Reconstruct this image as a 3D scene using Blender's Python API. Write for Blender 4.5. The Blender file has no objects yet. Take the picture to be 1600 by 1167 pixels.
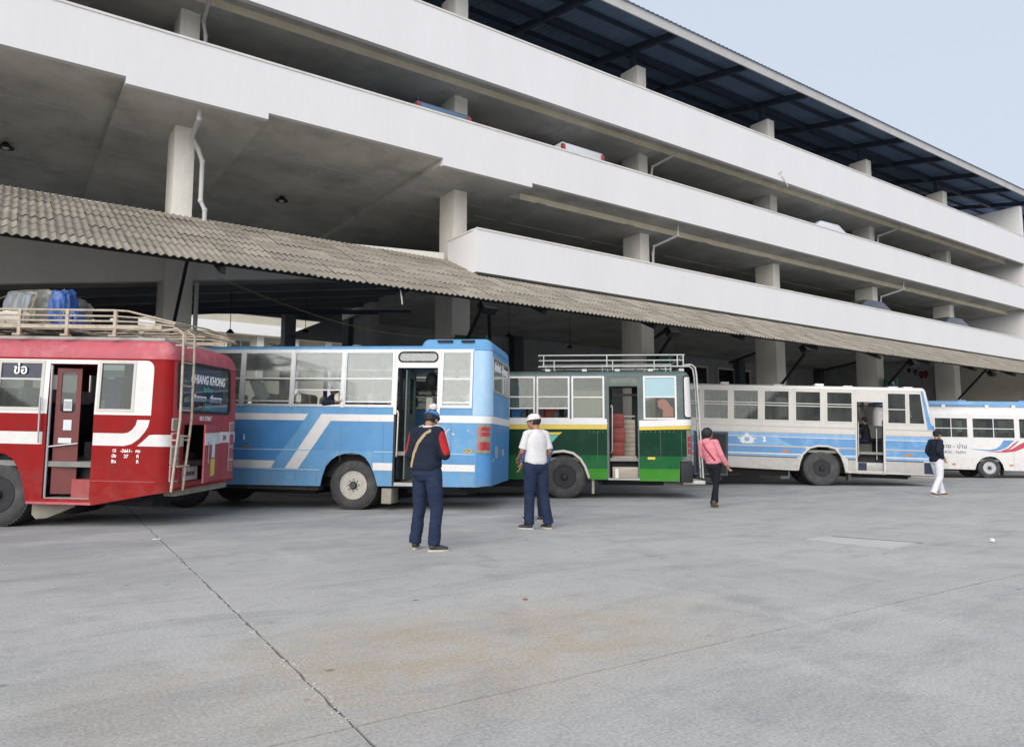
import bpy, bmesh, math, random
import numpy as np
from math import sin, cos, pi, radians, sqrt, atan2
from mathutils import Vector, Matrix, Euler, noise
from mathutils.geometry import tessellate_polygon
from mathutils.bvhtree import BVHTree
random.seed(7)
SC = bpy.context.scene
COL = SC.collection
# ------------------------------------------------------------------ camera
cam_d = bpy.data.cameras.new('camera'); cam = bpy.data.objects.new('camera', cam_d); COL.objects.link(cam)
SC.camera = cam
cam.location = (0, 0, 1.2)
cam.rotation_euler = (radians(90) + math.atan(117 / 1150.), 0, 0)
cam_d.sensor_width = 36.0; cam_d.lens = 36.0 * 1150 / 1600; cam_d.clip_end = 3000; cam_d.clip_start = 0.05
# ------------------------------------------------------------------ light
SUN_EL, SUN_AZ = radians(28), radians(-160)      # azimuth measured from +Y towards +X
W = bpy.data.worlds.new('World'); SC.world = W; W.use_nodes = True
nt = W.node_tree; nt.nodes.clear()
out = nt.nodes.new('ShaderNodeOutputWorld'); bg = nt.nodes.new('ShaderNodeBackground')
sky = nt.nodes.new('ShaderNodeTexSky'); sky.sky_type = 'NISHITA'; sky.sun_disc = False
sky.sun_elevation = SUN_EL; sky.sun_rotation = SUN_AZ; sky.air_density = 1.0; sky.dust_density = 4.0; sky.ozone_density = 1.5
mx = nt.nodes.new('ShaderNodeMixRGB'); mx.blend_type = 'MIX'; mx.inputs[0].default_value = 0.80
hz = nt.nodes.new('ShaderNodeRGB'); hz.outputs[0].default_value = (7.4, 8.25, 9.4, 1)
nt.links.new(sky.outputs[0], mx.inputs[1]); nt.links.new(hz.outputs[0], mx.inputs[2])
nt.links.new(mx.outputs[0], bg.inputs[0]); bg.inputs[1].default_value = 0.084
nt.links.new(bg.outputs[0], out.inputs[0])
sun_d = bpy.data.lights.new('sun', 'SUN'); sun = bpy.data.objects.new('sun', sun_d); COL.objects.link(sun)
sun_d.energy = 2.75; sun_d.angle = radians(60); sun_d.color = (1.0, 0.96, 0.9)
d = Vector((sin(SUN_AZ) * cos(SUN_EL), cos(SUN_AZ) * cos(SUN_EL), sin(SUN_EL)))
sun.rotation_euler = d.to_track_quat('Z', 'Y').to_euler()
vs = SC.view_settings; vs.view_transform = 'Standard'; vs.look = 'None'; vs.gamma = 1.0; vs.use_curve_mapping = False
vs.exposure = 0.30
SC.cycles.max_bounces = 8; SC.cycles.transparent_max_bounces = 16

# ------------------------------------------------------------------ materials
def lin(c, k=1.0):
    r = []
    for v in c:
        v = v / 255.0
        r.append((v / 12.92 if v <= 0.04045 else ((v + 0.055) / 1.055) ** 2.4) * k)
    return tuple(r) + (1,)
def mat(name, col, rough=0.6, metal=0.0, var=0.12, scale=3.0, dirt=None, dirt_amt=0.0, dirt_scale=1.5, bump=0.0, bscale=60.0,
        stretch=(1, 1, 1), spec=0.5, coat=0.0, fine=0.05, grime=0.0):
    m = bpy.data.materials.new(name); m.use_nodes = True
    n = m.node_tree; L = n.links; b = n.nodes['Principled BSDF']
    b.inputs['Roughness'].default_value = rough; b.inputs['Metallic'].default_value = metal
    b.inputs['Specular IOR Level'].default_value = spec
    if coat: b.inputs['Coat Weight'].default_value = coat; b.inputs['Coat Roughness'].default_value = 0.12
    tc = n.nodes.new('ShaderNodeTexCoord'); mp = n.nodes.new('ShaderNodeMapping'); mp.inputs['Scale'].default_value = stretch
    L.new(tc.outputs['Object'], mp.inputs[0])
    def nz(s, det, ro=0.6):
        t = n.nodes.new('ShaderNodeTexNoise'); t.inputs['Scale'].default_value = s; t.inputs['Detail'].default_value = det
        t.inputs['Roughness'].default_value = ro; L.new(mp.outputs[0], t.inputs['Vector']); return t.outputs['Fac']
    c = n.nodes.new('ShaderNodeRGB'); c.outputs[0].default_value = col; cur = c.outputs[0]
    def scaleby(cur, fac, amt):
        r = n.nodes.new('ShaderNodeMapRange'); r.inputs[1].default_value = 0.25; r.inputs[2].default_value = 0.75
        r.inputs[3].default_value = 1 - amt; r.inputs[4].default_value = 1 + amt; L.new(fac, r.inputs[0])
        v = n.nodes.new('ShaderNodeVectorMath'); v.operation = 'SCALE'; L.new(cur, v.inputs[0]); L.new(r.outputs[0], v.inputs[3]); return v.outputs[0]
    if var: cur = scaleby(cur, nz(scale, 5), var)
    if fine: cur = scaleby(cur, nz(scale * 14, 3), fine)
    if dirt_amt:
        r = n.nodes.new('ShaderNodeMapRange'); r.inputs[1].default_value = 0.5; r.inputs[2].default_value = 0.72
        r.inputs[4].default_value = dirt_amt; L.new(nz(dirt_scale, 8, 0.7), r.inputs[0])
        x = n.nodes.new('ShaderNodeMixRGB'); L.new(r.outputs[0], x.inputs[0]); L.new(cur, x.inputs[1]); x.inputs[2].default_value = dirt; cur = x.outputs[0]
    if grime:
        sz = n.nodes.new('ShaderNodeSeparateXYZ'); L.new(tc.outputs['Object'], sz.inputs[0])
        gr = n.nodes.new('ShaderNodeMapRange'); gr.inputs[1].default_value = 1.15; gr.inputs[2].default_value = 0.4; gr.inputs[3].default_value = 0.04; gr.inputs[4].default_value = 1.0; L.new(sz.outputs['Z'], gr.inputs[0])
        gn = n.nodes.new('ShaderNodeMapRange'); gn.inputs[1].default_value = 0.40; gn.inputs[2].default_value = 0.66; gn.inputs[4].default_value = grime; L.new(nz(3.2, 8, 0.72), gn.inputs[0])
        gm = n.nodes.new('ShaderNodeMath'); gm.operation = 'MULTIPLY'; L.new(gr.outputs[0], gm.inputs[0]); L.new(gn.outputs[0], gm.inputs[1])
        x = n.nodes.new('ShaderNodeMixRGB'); L.new(gm.outputs[0], x.inputs[0]); L.new(cur, x.inputs[1]); x.inputs[2].default_value = (0.22, 0.195, 0.165, 1); cur = x.outputs[0]
    L.new(cur, b.inputs['Base Color'])
    if rough > 0.15:
        r = n.nodes.new('ShaderNodeMapRange'); r.inputs[3].default_value = rough - 0.1; r.inputs[4].default_value = min(1, rough + 0.12); L.new(nz(scale * 3, 4), r.inputs[0]); L.new(r.outputs[0], b.inputs['Roughness'])
    if bump:
        bp = n.nodes.new('ShaderNodeBump'); bp.inputs['Strength'].default_value = bump; bp.inputs['Distance'].default_value = 0.01
        L.new(nz(bscale, 5), bp.inputs['Height']); L.new(bp.outputs[0], b.inputs['Normal'])
    return m
def glassmat(name, tint=(0.5, 0.55, 0.55), refl=0.3, dust=0.10, rough=0.03, ior=1.5):
    m = bpy.data.materials.new(name); m.use_nodes = True; n = m.node_tree; L = n.links; n.nodes.clear()
    o = n.nodes.new('ShaderNodeOutputMaterial'); tr = n.nodes.new('ShaderNodeBsdfTransparent'); tr.inputs[0].default_value = tint + (1,)
    gl = n.nodes.new('ShaderNodeBsdfGlossy'); gl.inputs['Roughness'].default_value = rough; gl.inputs[0].default_value = (0.93, 0.97, 0.98, 1)
    lw = n.nodes.new('ShaderNodeLayerWeight'); lw.inputs[0].default_value = 0.5
    fr = n.nodes.new('ShaderNodeMath'); fr.operation = 'POWER'; fr.inputs[1].default_value = 4.5; L.new(lw.outputs['Facing'], fr.inputs[0])
    ad = n.nodes.new('ShaderNodeMath'); ad.operation = 'ADD'; ad.use_clamp = True; ad.inputs[1].default_value = refl; L.new(fr.outputs[0], ad.inputs[0])
    m1 = n.nodes.new('ShaderNodeMixShader'); L.new(ad.outputs[0], m1.inputs[0]); L.new(tr.outputs[0], m1.inputs[1]); L.new(gl.outputs[0], m1.inputs[2])
    df = n.nodes.new('ShaderNodeBsdfDiffuse'); df.inputs[0].default_value = (0.42, 0.42, 0.4, 1)
    tc = n.nodes.new('ShaderNodeTexCoord'); t = n.nodes.new('ShaderNodeTexNoise'); t.inputs['Scale'].default_value = 1.3; t.inputs['Detail'].default_value = 8; t.inputs['Roughness'].default_value = 0.7
    mp = n.nodes.new('ShaderNodeMapping'); mp.inputs['Scale'].default_value = (1, 1, 0.45); L.new(tc.outputs['Object'], mp.inputs[0]); L.new(mp.outputs[0], t.inputs['Vector'])
    r = n.nodes.new('ShaderNodeMapRange'); r.inputs[1].default_value = 0.35; r.inputs[2].default_value = 0.75; r.inputs[3].default_value = dust * 0.3; r.inputs[4].default_value = dust * 2.2; L.new(t.outputs[0], r.inputs[0])
    m2 = n.nodes.new('ShaderNodeMixShader'); L.new(r.outputs[0], m2.inputs[0]); L.new(m1.outputs[0], m2.inputs[1]); L.new(df.outputs[0], m2.inputs[2])
    L.new(m2.outputs[0], o.inputs[0]); return m
M = {}
DIRT = (0.10, 0.085, 0.07, 1)
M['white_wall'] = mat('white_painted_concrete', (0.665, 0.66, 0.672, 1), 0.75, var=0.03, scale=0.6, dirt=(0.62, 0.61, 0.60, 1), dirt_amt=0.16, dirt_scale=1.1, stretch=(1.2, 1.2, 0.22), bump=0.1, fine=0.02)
M['coping'] = mat('coping_paint', (0.62, 0.59, 0.56, 1), 0.8, var=0.1, scale=2, dirt=(0.3, 0.27, 0.24, 1), dirt_amt=0.5)
M['conc_col'] = mat('column_concrete', (0.80, 0.765, 0.70, 1), 0.85, var=0.1, scale=1.4, dirt=(0.5, 0.47, 0.42, 1), dirt_amt=0.4, stretch=(1, 1, 0.4), bump=0.15)
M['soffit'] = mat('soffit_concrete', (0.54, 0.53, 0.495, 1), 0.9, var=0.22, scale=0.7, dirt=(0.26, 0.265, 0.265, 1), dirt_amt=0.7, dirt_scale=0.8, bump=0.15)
M['band'] = mat('slab_edge_cream', (0.86, 0.77, 0.60, 1), 0.85, var=0.12, scale=2)
M['deck_shade'] = mat('shaded_concrete', (0.11, 0.12, 0.135, 1), 0.9, var=0.2, scale=0.5)  # inner concrete toned darker to deepen the shade inside the garage
M['ramp'] = mat('ramp_wall_paint', (0.80, 0.77, 0.71, 1), 0.85, var=0.06, scale=.8)
M['wall_grey'] = mat('grey_render', (0.38, 0.385, 0.39, 1), 0.9, var=0.12, scale=0.8, dirt=(0.17, 0.165, 0.16, 1), dirt_amt=0.5)
M['wall_cream'] = mat('cream_render', (0.55, 0.52, 0.45, 1), 0.85, var=0.08, scale=0.7, dirt=(0.4, 0.36, 0.3, 1), dirt_amt=0.4)
M['tile'] = mat('cement_roof_tile', (0.27, 0.238, 0.197, 1), 0.9, var=0.2, scale=1.2, dirt=(0.13, 0.12, 0.105, 1), dirt_amt=0.65, dirt_scale=1.6, bump=0.35, bscale=90, fine=0.12)
M['steel_dark'] = mat('dark_steel', (0.03, 0.042, 0.07, 1), 0.55, var=0.15)
M['roof_sheet'] = mat('blue_grey_sheet', (0.20, 0.29, 0.44, 1), 0.5, var=0.15, scale=1)
M['fascia'] = mat('fascia_grey', (0.44, 0.43, 0.43, 1), 0.7, var=0.08, dirt=(0.28, 0.26, 0.25, 1), dirt_amt=0.5)
M['pvc'] = mat('white_pipe', (0.55, 0.55, 0.55, 1), 0.5, var=0.1, dirt=DIRT, dirt_amt=0.25)
M['black'] = mat('black_matte', (0.012, 0.013, 0.016, 1), 0.7, var=0.2)
M['rubber'] = mat('tyre_rubber', (0.045, 0.045, 0.048, 1), 0.85, var=0.25, scale=4, dirt=(0.14, 0.125, 0.11, 1), dirt_amt=0.5, dirt_scale=5, bump=0.2)
M['chrome'] = mat('aluminium', (0.47, 0.48, 0.50, 1), 0.45, 0.5, var=0.08, dirt=(0.2, 0.2, 0.19, 1), dirt_amt=0.3)
M['steelrim'] = mat('painted_rim', (0.42, 0.40, 0.36, 1), 0.55, var=0.15, scale=8, dirt=DIRT, dirt_amt=0.6, dirt_scale=9)
M['white'] = mat('white_paint', (0.63, 0.62, 0.62, 1), 0.4, var=0.04, dirt=(0.4, 0.37, 0.33, 1), dirt_amt=0.3, dirt_scale=2.5, bump=0.5, bscale=2.0, grime=0.4)
M['offwhite'] = mat('cream_paint', (0.50, 0.485, 0.46, 1), 0.45, var=0.05, dirt=(0.36, 0.32, 0.27, 1), dirt_amt=0.4, dirt_scale=2.2, bump=0.5, bscale=2.0, grime=0.4)
M['yellow'] = mat('yellow_paint', (0.62, 0.46, 0.05, 1), 0.45, var=0.1, dirt=DIRT, dirt_amt=0.3)
M['red'] = mat('red_bus_paint', (0.25, 0.009, 0.010, 1), 0.5, var=0.13, scale=2, dirt=(0.13, 0.03, 0.028, 1), dirt_amt=0.5, dirt_scale=1.8, spec=0.1, bump=0.5, bscale=2.0, grime=0.22)
M['redroof'] = mat('faded_red_paint', (0.42, 0.085, 0.11, 1), 0.65, var=0.2, scale=1.8, dirt=(0.50, 0.25, 0.26, 1), dirt_amt=0.7, dirt_scale=2.4)
M['redrear'] = mat('dusty_red_paint', (0.33, 0.035, 0.045, 1), 0.55, var=0.14, scale=2, dirt=(0.2, 0.03, 0.03, 1), dirt_amt=0.4, bump=0.5, bscale=2.0, grime=0.42)
M['reddark'] = mat('door_red_paint', (0.13, 0.018, 0.018, 1), 0.5, var=0.15)
M['blue'] = mat('sky_blue_paint', (0.115, 0.285, 0.50, 1), 0.5, var=0.09, scale=2.2, dirt=(0.30, 0.42, 0.52, 1), dirt_amt=0.45, dirt_scale=2.0, spec=0.1, bump=0.5, bscale=2.0, grime=0.42)
M['bluedk'] = mat('mid_blue_paint', (0.065, 0.215, 0.46, 1), 0.4, var=0.1, scale=2.2, dirt=(0.12, 0.24, 0.4, 1), dirt_amt=0.5, spec=0.1, bump=0.5, bscale=2.0, grime=0.42)
M['bluemid'] = mat('blue_stripe_paint', (0.095, 0.25, 0.47, 1), 0.4, var=0.09, scale=2, dirt=(0.2, 0.33, 0.48, 1), dirt_amt=0.4, spec=0.1, bump=0.5, bscale=2.0, grime=0.42)
M['bluepale'] = mat('faded_blue_paint', (0.30, 0.47, 0.66, 1), 0.5, var=0.1, scale=2.5, dirt=(0.5, 0.58, 0.66, 1), dirt_amt=0.6, stretch=(1, 1, 0.4))
M['green'] = mat('dark_green_paint', (0.006, 0.036, 0.02, 1), 0.35, var=0.2, scale=1.2, dirt=(0.05, 0.10, 0.07, 1), dirt_amt=0.25, spec=0.08, bump=0.5, bscale=2.0, grime=0.18)
M['green2'] = mat('mid_green_paint', (0.008, 0.095, 0.03, 1), 0.4, var=0.12, dirt=(0.05, 0.1, 0.06, 1), dirt_amt=0.2, spec=0.08, bump=0.5, bscale=2.0, grime=0.18)
M['green3'] = mat('bright_green_paint', (0.032, 0.20, 0.018, 1), 0.45, var=0.1, dirt=(0.09, 0.16, 0.06, 1), dirt_amt=0.4, spec=0.08, bump=0.5, bscale=2.0, grime=0.18)
M['greengrey'] = mat('green_grey_paint', (0.075, 0.105, 0.105, 1), 0.5, var=0.2, scale=3, dirt=(0.17, 0.19, 0.18, 1), dirt_amt=0.5)
M['lbblue'] = mat('pale_blue_paint', (0.085, 0.235, 0.46, 1), 0.5, var=0.07, dirt=(0.35, 0.5, 0.66, 1), dirt_amt=0.4, bump=0.5, bscale=2.0, grime=0.42)
M['lbblue2'] = mat('light_blue_paint', (0.155, 0.33, 0.56, 1), 0.5, var=0.07, dirt=(0.45, 0.52, 0.58, 1), dirt_amt=0.4, bump=0.5, bscale=2.0, grime=0.42)
M['barealu'] = mat('bare_aluminium', (0.40, 0.39, 0.38, 1), 0.5, 0.35, var=0.2, scale=4, dirt=(0.2, 0.18, 0.16, 1), dirt_amt=0.7, dirt_scale=4, bump=0.5, bscale=2.0, grime=0.42)
M['swred'] = mat('red_swoosh', (0.42, 0.05, 0.08, 1), 0.4, var=0.05)
M['rust'] = mat('old_rack_metal', (0.42, 0.36, 0.28, 1), 0.7, var=0.2, scale=8, dirt=(0.22, 0.12, 0.07, 1), dirt_amt=0.8, dirt_scale=9)
M['rackgrey'] = mat('grey_rack_metal', (0.42, 0.43, 0.42, 1), 0.5, 0.3, var=0.15, scale=6)
M['glass'] = glassmat('window_glass', (0.70, 0.74, 0.73), 0.075, 0.14, rough=0.10)
M['glass_dk'] = glassmat('tinted_glass', (0.45, 0.50, 0.49), 0.025, 0.05)
M['glass_md'] = glassmat('side_glass', (0.60, 0.65, 0.58), 0.035, 0.10)
M['glass_rear'] = glassmat('rear_glass', (0.62, 0.68, 0.72), 0.02, 0.06, ior=1.18)
M['interior'] = mat('cabin_lining', (0.2, 0.2, 0.19, 1), 0.85, var=0.2)
M['lining'] = mat('cabin_ceiling', (0.34, 0.34, 0.32, 1), 0.8, var=0.1)
M['seatred'] = mat('maroon_seat', (0.10, 0.03, 0.03, 1), 0.9, var=0.2)
M['seatcover'] = mat('seat_cover', (0.66, 0.62, 0.54, 1), 0.9, var=0.15)
M['seatdk'] = mat('dark_seat', (0.04, 0.05, 0.06, 1), 0.9, var=0.2)
M['lampred'] = mat('red_lens', (0.28, 0.02, 0.025, 1), 0.25, var=0.2, scale=20, coat=0.5)
M['lampamber'] = mat('amber_lens', (0.45, 0.16, 0.02, 1), 0.3, var=0.1)
M['lampgrey'] = mat('worn_lens', (0.22, 0.19, 0.15, 1), 0.5, var=0.3, scale=15)
M['paper'] = mat('paper', (0.62, 0.66, 0.68, 1), 0.8, var=0.04)
M['curtain'] = mat('blue_curtain', (0.05, 0.17, 0.46, 1), 0.85, var=0.25, scale=2, stretch=(8, 8, 0.6))
M['curtaintan'] = mat('tan_curtain', (0.46, 0.39, 0.26, 1), 0.85, var=0.2, scale=2, stretch=(8, 8, 0.6))
M['letter'] = mat('white_lettering', (0.8, 0.8, 0.8, 1), 0.6, var=0.02)
M['letterdk'] = mat('grey_lettering', (0.12, 0.12, 0.16, 1), 0.6, var=0.05)
M['letterred'] = mat('red_lettering', (0.4, 0.05, 0.04, 1), 0.6, var=0.05)
M['lettergreen'] = mat('green_lettering', (0.10, 0.42, 0.34, 1), 0.6, var=0.05)
M['signdark'] = mat('dark_sign_film', (0.012, 0.02, 0.045, 1), 0.3, var=0.1)
M['signgreen'] = mat('green_sign', (0.015, 0.09, 0.05, 1), 0.5, var=0.15)
M['wood'] = mat('worn_planks', (0.36, 0.32, 0.27, 1), 0.85, var=0.3, scale=3, dirt=(0.15, 0.12, 0.1, 1), dirt_amt=0.7, stretch=(0.6, 3, 3))
M['redbox'] = mat('red_crate', (0.19, 0.035, 0.03, 1), 0.7, var=0.25, scale=4)
M['mud'] = mat('mudflap_rubber', (0.26, 0.24, 0.20, 1), 0.9, var=0.2, scale=6)
M['skin'] = mat('skin', (0.30, 0.155, 0.10, 1), 0.55, var=0.06, scale=6)
M['hair'] = mat('black_hair', (0.010, 0.010, 0.014, 1), 0.7, var=0.3, scale=30, stretch=(1, 1, 0.3))
def cloth(n, c, v=0.15): return mat(n, c + (1,), 0.9, var=v, scale=7, bump=0.25, bscale=220, fine=0.08, spec=0.2)
M['navy'] = cloth('navy_fabric', (0.014, 0.019, 0.034)); M['jeans'] = cloth('denim', (0.017, 0.027, 0.058), 0.3)
M['clothred'] = cloth('red_fabric', (0.42, 0.025, 0.025)); M['tee'] = cloth('white_cotton', (0.60, 0.585, 0.60), 0.05)
M['pink'] = cloth('pink_fabric', (0.60, 0.22, 0.27), 0.1); M['blackc'] = cloth('black_fabric', (0.011, 0.012, 0.017))
M['whitec'] = cloth('white_trouser_fabric', (0.60, 0.60, 0.64), 0.05); M['blueshirt'] = cloth('blue_shirt_fabric', (0.05, 0.09, 0.2))
M['bluecuff'] = cloth('dark_blue_knit', (0.03, 0.09, 0.24)); M['capblue'] = cloth('blue_knit', (0.07, 0.20, 0.42)); M['tan'] = cloth('tan_strap', (0.36, 0.28, 0.17)); M['darkred'] = cloth('dark_red_strap', (0.33, 0.03, 0.04))
M['shoe'] = mat('dark_shoe', (0.03, 0.03, 0.035, 1), 0.6, var=0.2); M['sole'] = mat('pale_sole', (0.45, 0.41, 0.34, 1), 0.7, var=0.1); M['shoebrown'] = mat('brown_shoe', (0.12, 0.07, 0.045, 1), 0.6)
M['bluetarp'] = mat('blue_tarpaulin', (0.022, 0.08, 0.29, 1), 0.5, var=0.3, scale=6, dirt=(0.3, 0.4, 0.6, 1), dirt_amt=0.4, dirt_scale=8)
M['greybag'] = mat('grey_bag', (0.14, 0.14, 0.13, 1), 0.8, var=0.4, scale=5, dirt=(0.5, 0.5, 0.46, 1), dirt_amt=0.6, dirt_scale=5)
M['stripebag'] = mat('woven_sack', (0.28, 0.31, 0.35, 1), 0.7, var=0.45, scale=2.2, stretch=(9, 9, 1))
M['plasticwhite'] = mat('white_plastic', (0.62, 0.60, 0.55, 1), 0.5, var=0.1)
M['floodglass'] = mat('lamp_glass', (0.35, 0.36, 0.36, 1), 0.2, var=0.1)
M['carblue'] = mat('car_blue_grey', (0.10, 0.17, 0.26, 1), 0.3, 0.3, coat=0.5, var=0.05); M['carwhite'] = mat('car_white', (0.6, 0.62, 0.66, 1), 0.3, coat=0.5, var=0.03)
M['cardark'] = mat('car_dark', (0.02, 0.025, 0.035, 1), 0.3, coat=0.6, var=0.05)
M['sticker'] = mat('faded_sticker', (0.24, 0.13, 0.10, 1), 0.7, var=0.1)
M['skyblue_board'] = mat('pale_teal_board', (0.30, 0.44, 0.49, 1), 0.5, var=0.03)
M['bounce_cut'] = mat('dark_deck_surface', (0.07, 0.075, 0.08, 1), 0.9, var=0.2)  # dark coat for the added floor sheets that absorb bounced light
M['joint'] = mat('joint_filler', (0.17, 0.17, 0.168, 1), 0.95, var=0.3, scale=4)

def concrete_ground():
    m = bpy.data.materials.new('lot_concrete'); m.use_nodes = True; n = m.node_tree; L = n.links; b = n.nodes['Principled BSDF']
    b.inputs['Roughness'].default_value = 0.82; b.inputs['Specular IOR Level'].default_value = 0.35
    tc = n.nodes.new('ShaderNodeTexCoord')
    def nz(s, det, ro=0.6, st=(1, 1, 1), dist=0.0, off=(0, 0, 0)):
        mp = n.nodes.new('ShaderNodeMapping'); mp.inputs['Scale'].default_value = st; mp.inputs['Location'].default_value = off; L.new(tc.outputs['Object'], mp.inputs[0])
        t = n.nodes.new('ShaderNodeTexNoise'); t.inputs['Scale'].default_value = s; t.inputs['Detail'].default_value = det; t.inputs['Roughness'].default_value = ro
        t.inputs['Distortion'].default_value = dist; L.new(mp.outputs[0], t.inputs['Vector']); return t.outputs['Fac']
    def mr(f, a, b2, c, d2):
        r = n.nodes.new('ShaderNodeMapRange'); r.inputs[1].default_value = a; r.inputs[2].default_value = b2; r.inputs[3].default_value = c; r.inputs[4].default_value = d2; L.new(f, r.inputs[0]); return r.outputs[0]
    def mix(f, a, bcol):
        x = n.nodes.new('ShaderNodeMixRGB'); L.new(f, x.inputs[0]); L.new(a, x.inputs[1]); x.inputs[2].default_value = bcol; return x.outputs[0]
    def mul(a, b2):
        x = n.nodes.new('ShaderNodeMath'); x.operation = 'MULTIPLY'; L.new(a, x.inputs[0]); L.new(b2, x.inputs[1]); return x.outputs[0]
    c = n.nodes.new('ShaderNodeRGB'); c.outputs[0].default_value = (0.425, 0.413, 0.402, 1); cur = c.outputs[0]
    cur = mix(mr(nz(0.35, 6, 0.6), 0.40, 0.66, 0, 0.55), cur, (0.32, 0.312, 0.305, 1))
    cur = mix(mr(nz(1.3, 8, 0.7, (0.5, 1.6, 1), 0.6), 0.48, 0.70, 0, 0.55), cur, (0.225, 0.225, 0.228, 1))
    cur = mix(mr(nz(5.5, 9, 0.8, (0.8, 1.2, 1), 0.1, (2, 7, 0)), 0.50, 0.70, 0, 0.5), cur, (0.25, 0.25, 0.25, 1))
    cur = mix(mr(nz(0.9, 7, 0.7, (1.5, 0.5, 1), 0.5, (9, 3, 0)), 0.52, 0.78, 0, 0.55), cur, (0.52, 0.51, 0.50, 1))
    # rusty mud stain with a shape of its own
    mp = n.nodes.new('ShaderNodeMapping'); mp.vector_type = 'TEXTURE'; mp.inputs['Location'].default_value = (2.45, 3.95, 0); mp.inputs['Scale'].default_value = (2.3, 1.15, 1); L.new(tc.outputs['Object'], mp.inputs[0])
    ln = n.nodes.new('ShaderNodeVectorMath'); ln.operation = 'LENGTH'; L.new(mp.outputs[0], ln.inputs[0])
    st = mul(mr(ln.outputs['Value'], 0.3, 1.15, 1, 0), mr(nz(1.6, 9, 0.72, (1, 1, 1), 0.8), 0.34, 0.60, 0, 0.8)); cur = mix(st, cur, (0.40, 0.325, 0.235, 1))
    # oily parking strip in front of the building
    sx = n.nodes.new('ShaderNodeSeparateXYZ'); L.new(tc.outputs['Object'], sx.inputs[0])
    oil = mul(mr(sx.outputs['Y'], 6.0, 12.0, 0, 1), mr(nz(0.6, 7, 0.65, (0.7, 1.3, 1), 0.5), 0.38, 0.62, 0.1, 0.78)); cur = mix(oil, cur, (0.215, 0.225, 0.24, 1))
    # faint tyre tracks swept by turning buses
    for cx, cy, rr in ((22, 14, 13.5), (22, 14, 15.4), (-14, 16, 20.6), (-14, 16, 22.5), (9, -22, 31.5)):
        mp = n.nodes.new('ShaderNodeMapping'); mp.vector_type = 'TEXTURE'; mp.inputs['Location'].default_value = (cx, cy, 0); L.new(tc.outputs['Object'], mp.inputs[0])
        ln = n.nodes.new('ShaderNodeVectorMath'); ln.operation = 'LENGTH'; L.new(mp.outputs[0], ln.inputs[0])
        sb = n.nodes.new('ShaderNodeMath'); sb.operation = 'SUBTRACT'; sb.inputs[1].default_value = rr; L.new(ln.outputs['Value'], sb.inputs[0]); ab = n.nodes.new('ShaderNodeMath'); ab.operation = 'ABSOLUTE'; L.new(sb.outputs[0], ab.inputs[0])
        cur = mix(mul(mr(ab.outputs[0], 0.07, 0.20, 1, 0), mr(nz(1.4, 8, 0.8, (1, 1, 1), 0.2, (rr, 0, 0)), 0.45, 0.68, 0, 0.4)), cur, (0.17, 0.17, 0.175, 1))
    # small black spots
    v = n.nodes.new('ShaderNodeTexVoronoi'); v.inputs['Scale'].default_value = 3.2; L.new(tc.outputs['Object'], v.inputs['Vector'])
    sp = mul(mr(v.outputs['Distance'], 0.05, 0.11, 1, 0), mr(nz(2.0, 2), 0.50, 0.62, 0, 0.7)); cur = mix(sp, cur, (0.08, 0.08, 0.085, 1))
    v2 = n.nodes.new('ShaderNodeTexNoise'); v2.inputs['Scale'].default_value = 52; v2.inputs['Detail'].default_value = 4; v2.inputs['Roughness'].default_value = 0.7; L.new(tc.outputs['Object'], v2.inputs['Vector'])
    g = mr(v2.outputs[0], 0.3, 0.7, 0.74, 1.26); vm = n.nodes.new('ShaderNodeVectorMath'); vm.operation = 'SCALE'; L.new(cur, vm.inputs[0]); L.new(g, vm.inputs[3])
    L.new(vm.outputs[0], b.inputs['Base Color'])
    bp = n.nodes.new('ShaderNodeBump'); bp.inputs['Strength'].default_value = 0.35; bp.inputs['Distance'].default_value = 0.01; L.new(v2.outputs[0], bp.inputs['Height']); L.new(bp.outputs[0], b.inputs['Normal'])
    return m
M['lot'] = concrete_ground()
_n = M['tile'].node_tree; _b = _n.nodes['Principled BSDF']; _l = _b.inputs['Base Color'].links[0].from_socket
_oi = _n.nodes.new('ShaderNodeObjectInfo'); _mr = _n.nodes.new('ShaderNodeMapRange'); _mr.inputs[3].default_value = 0.80; _mr.inputs[4].default_value = 1.18; _n.links.new(_oi.outputs['Random'], _mr.inputs[0])
_vm = _n.nodes.new('ShaderNodeVectorMath'); _vm.operation = 'SCALE'; _n.links.new(_l, _vm.inputs[0]); _n.links.new(_mr.outputs[0], _vm.inputs[3]); _n.links.new(_vm.outputs[0], _b.inputs['Base Color'])

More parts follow.
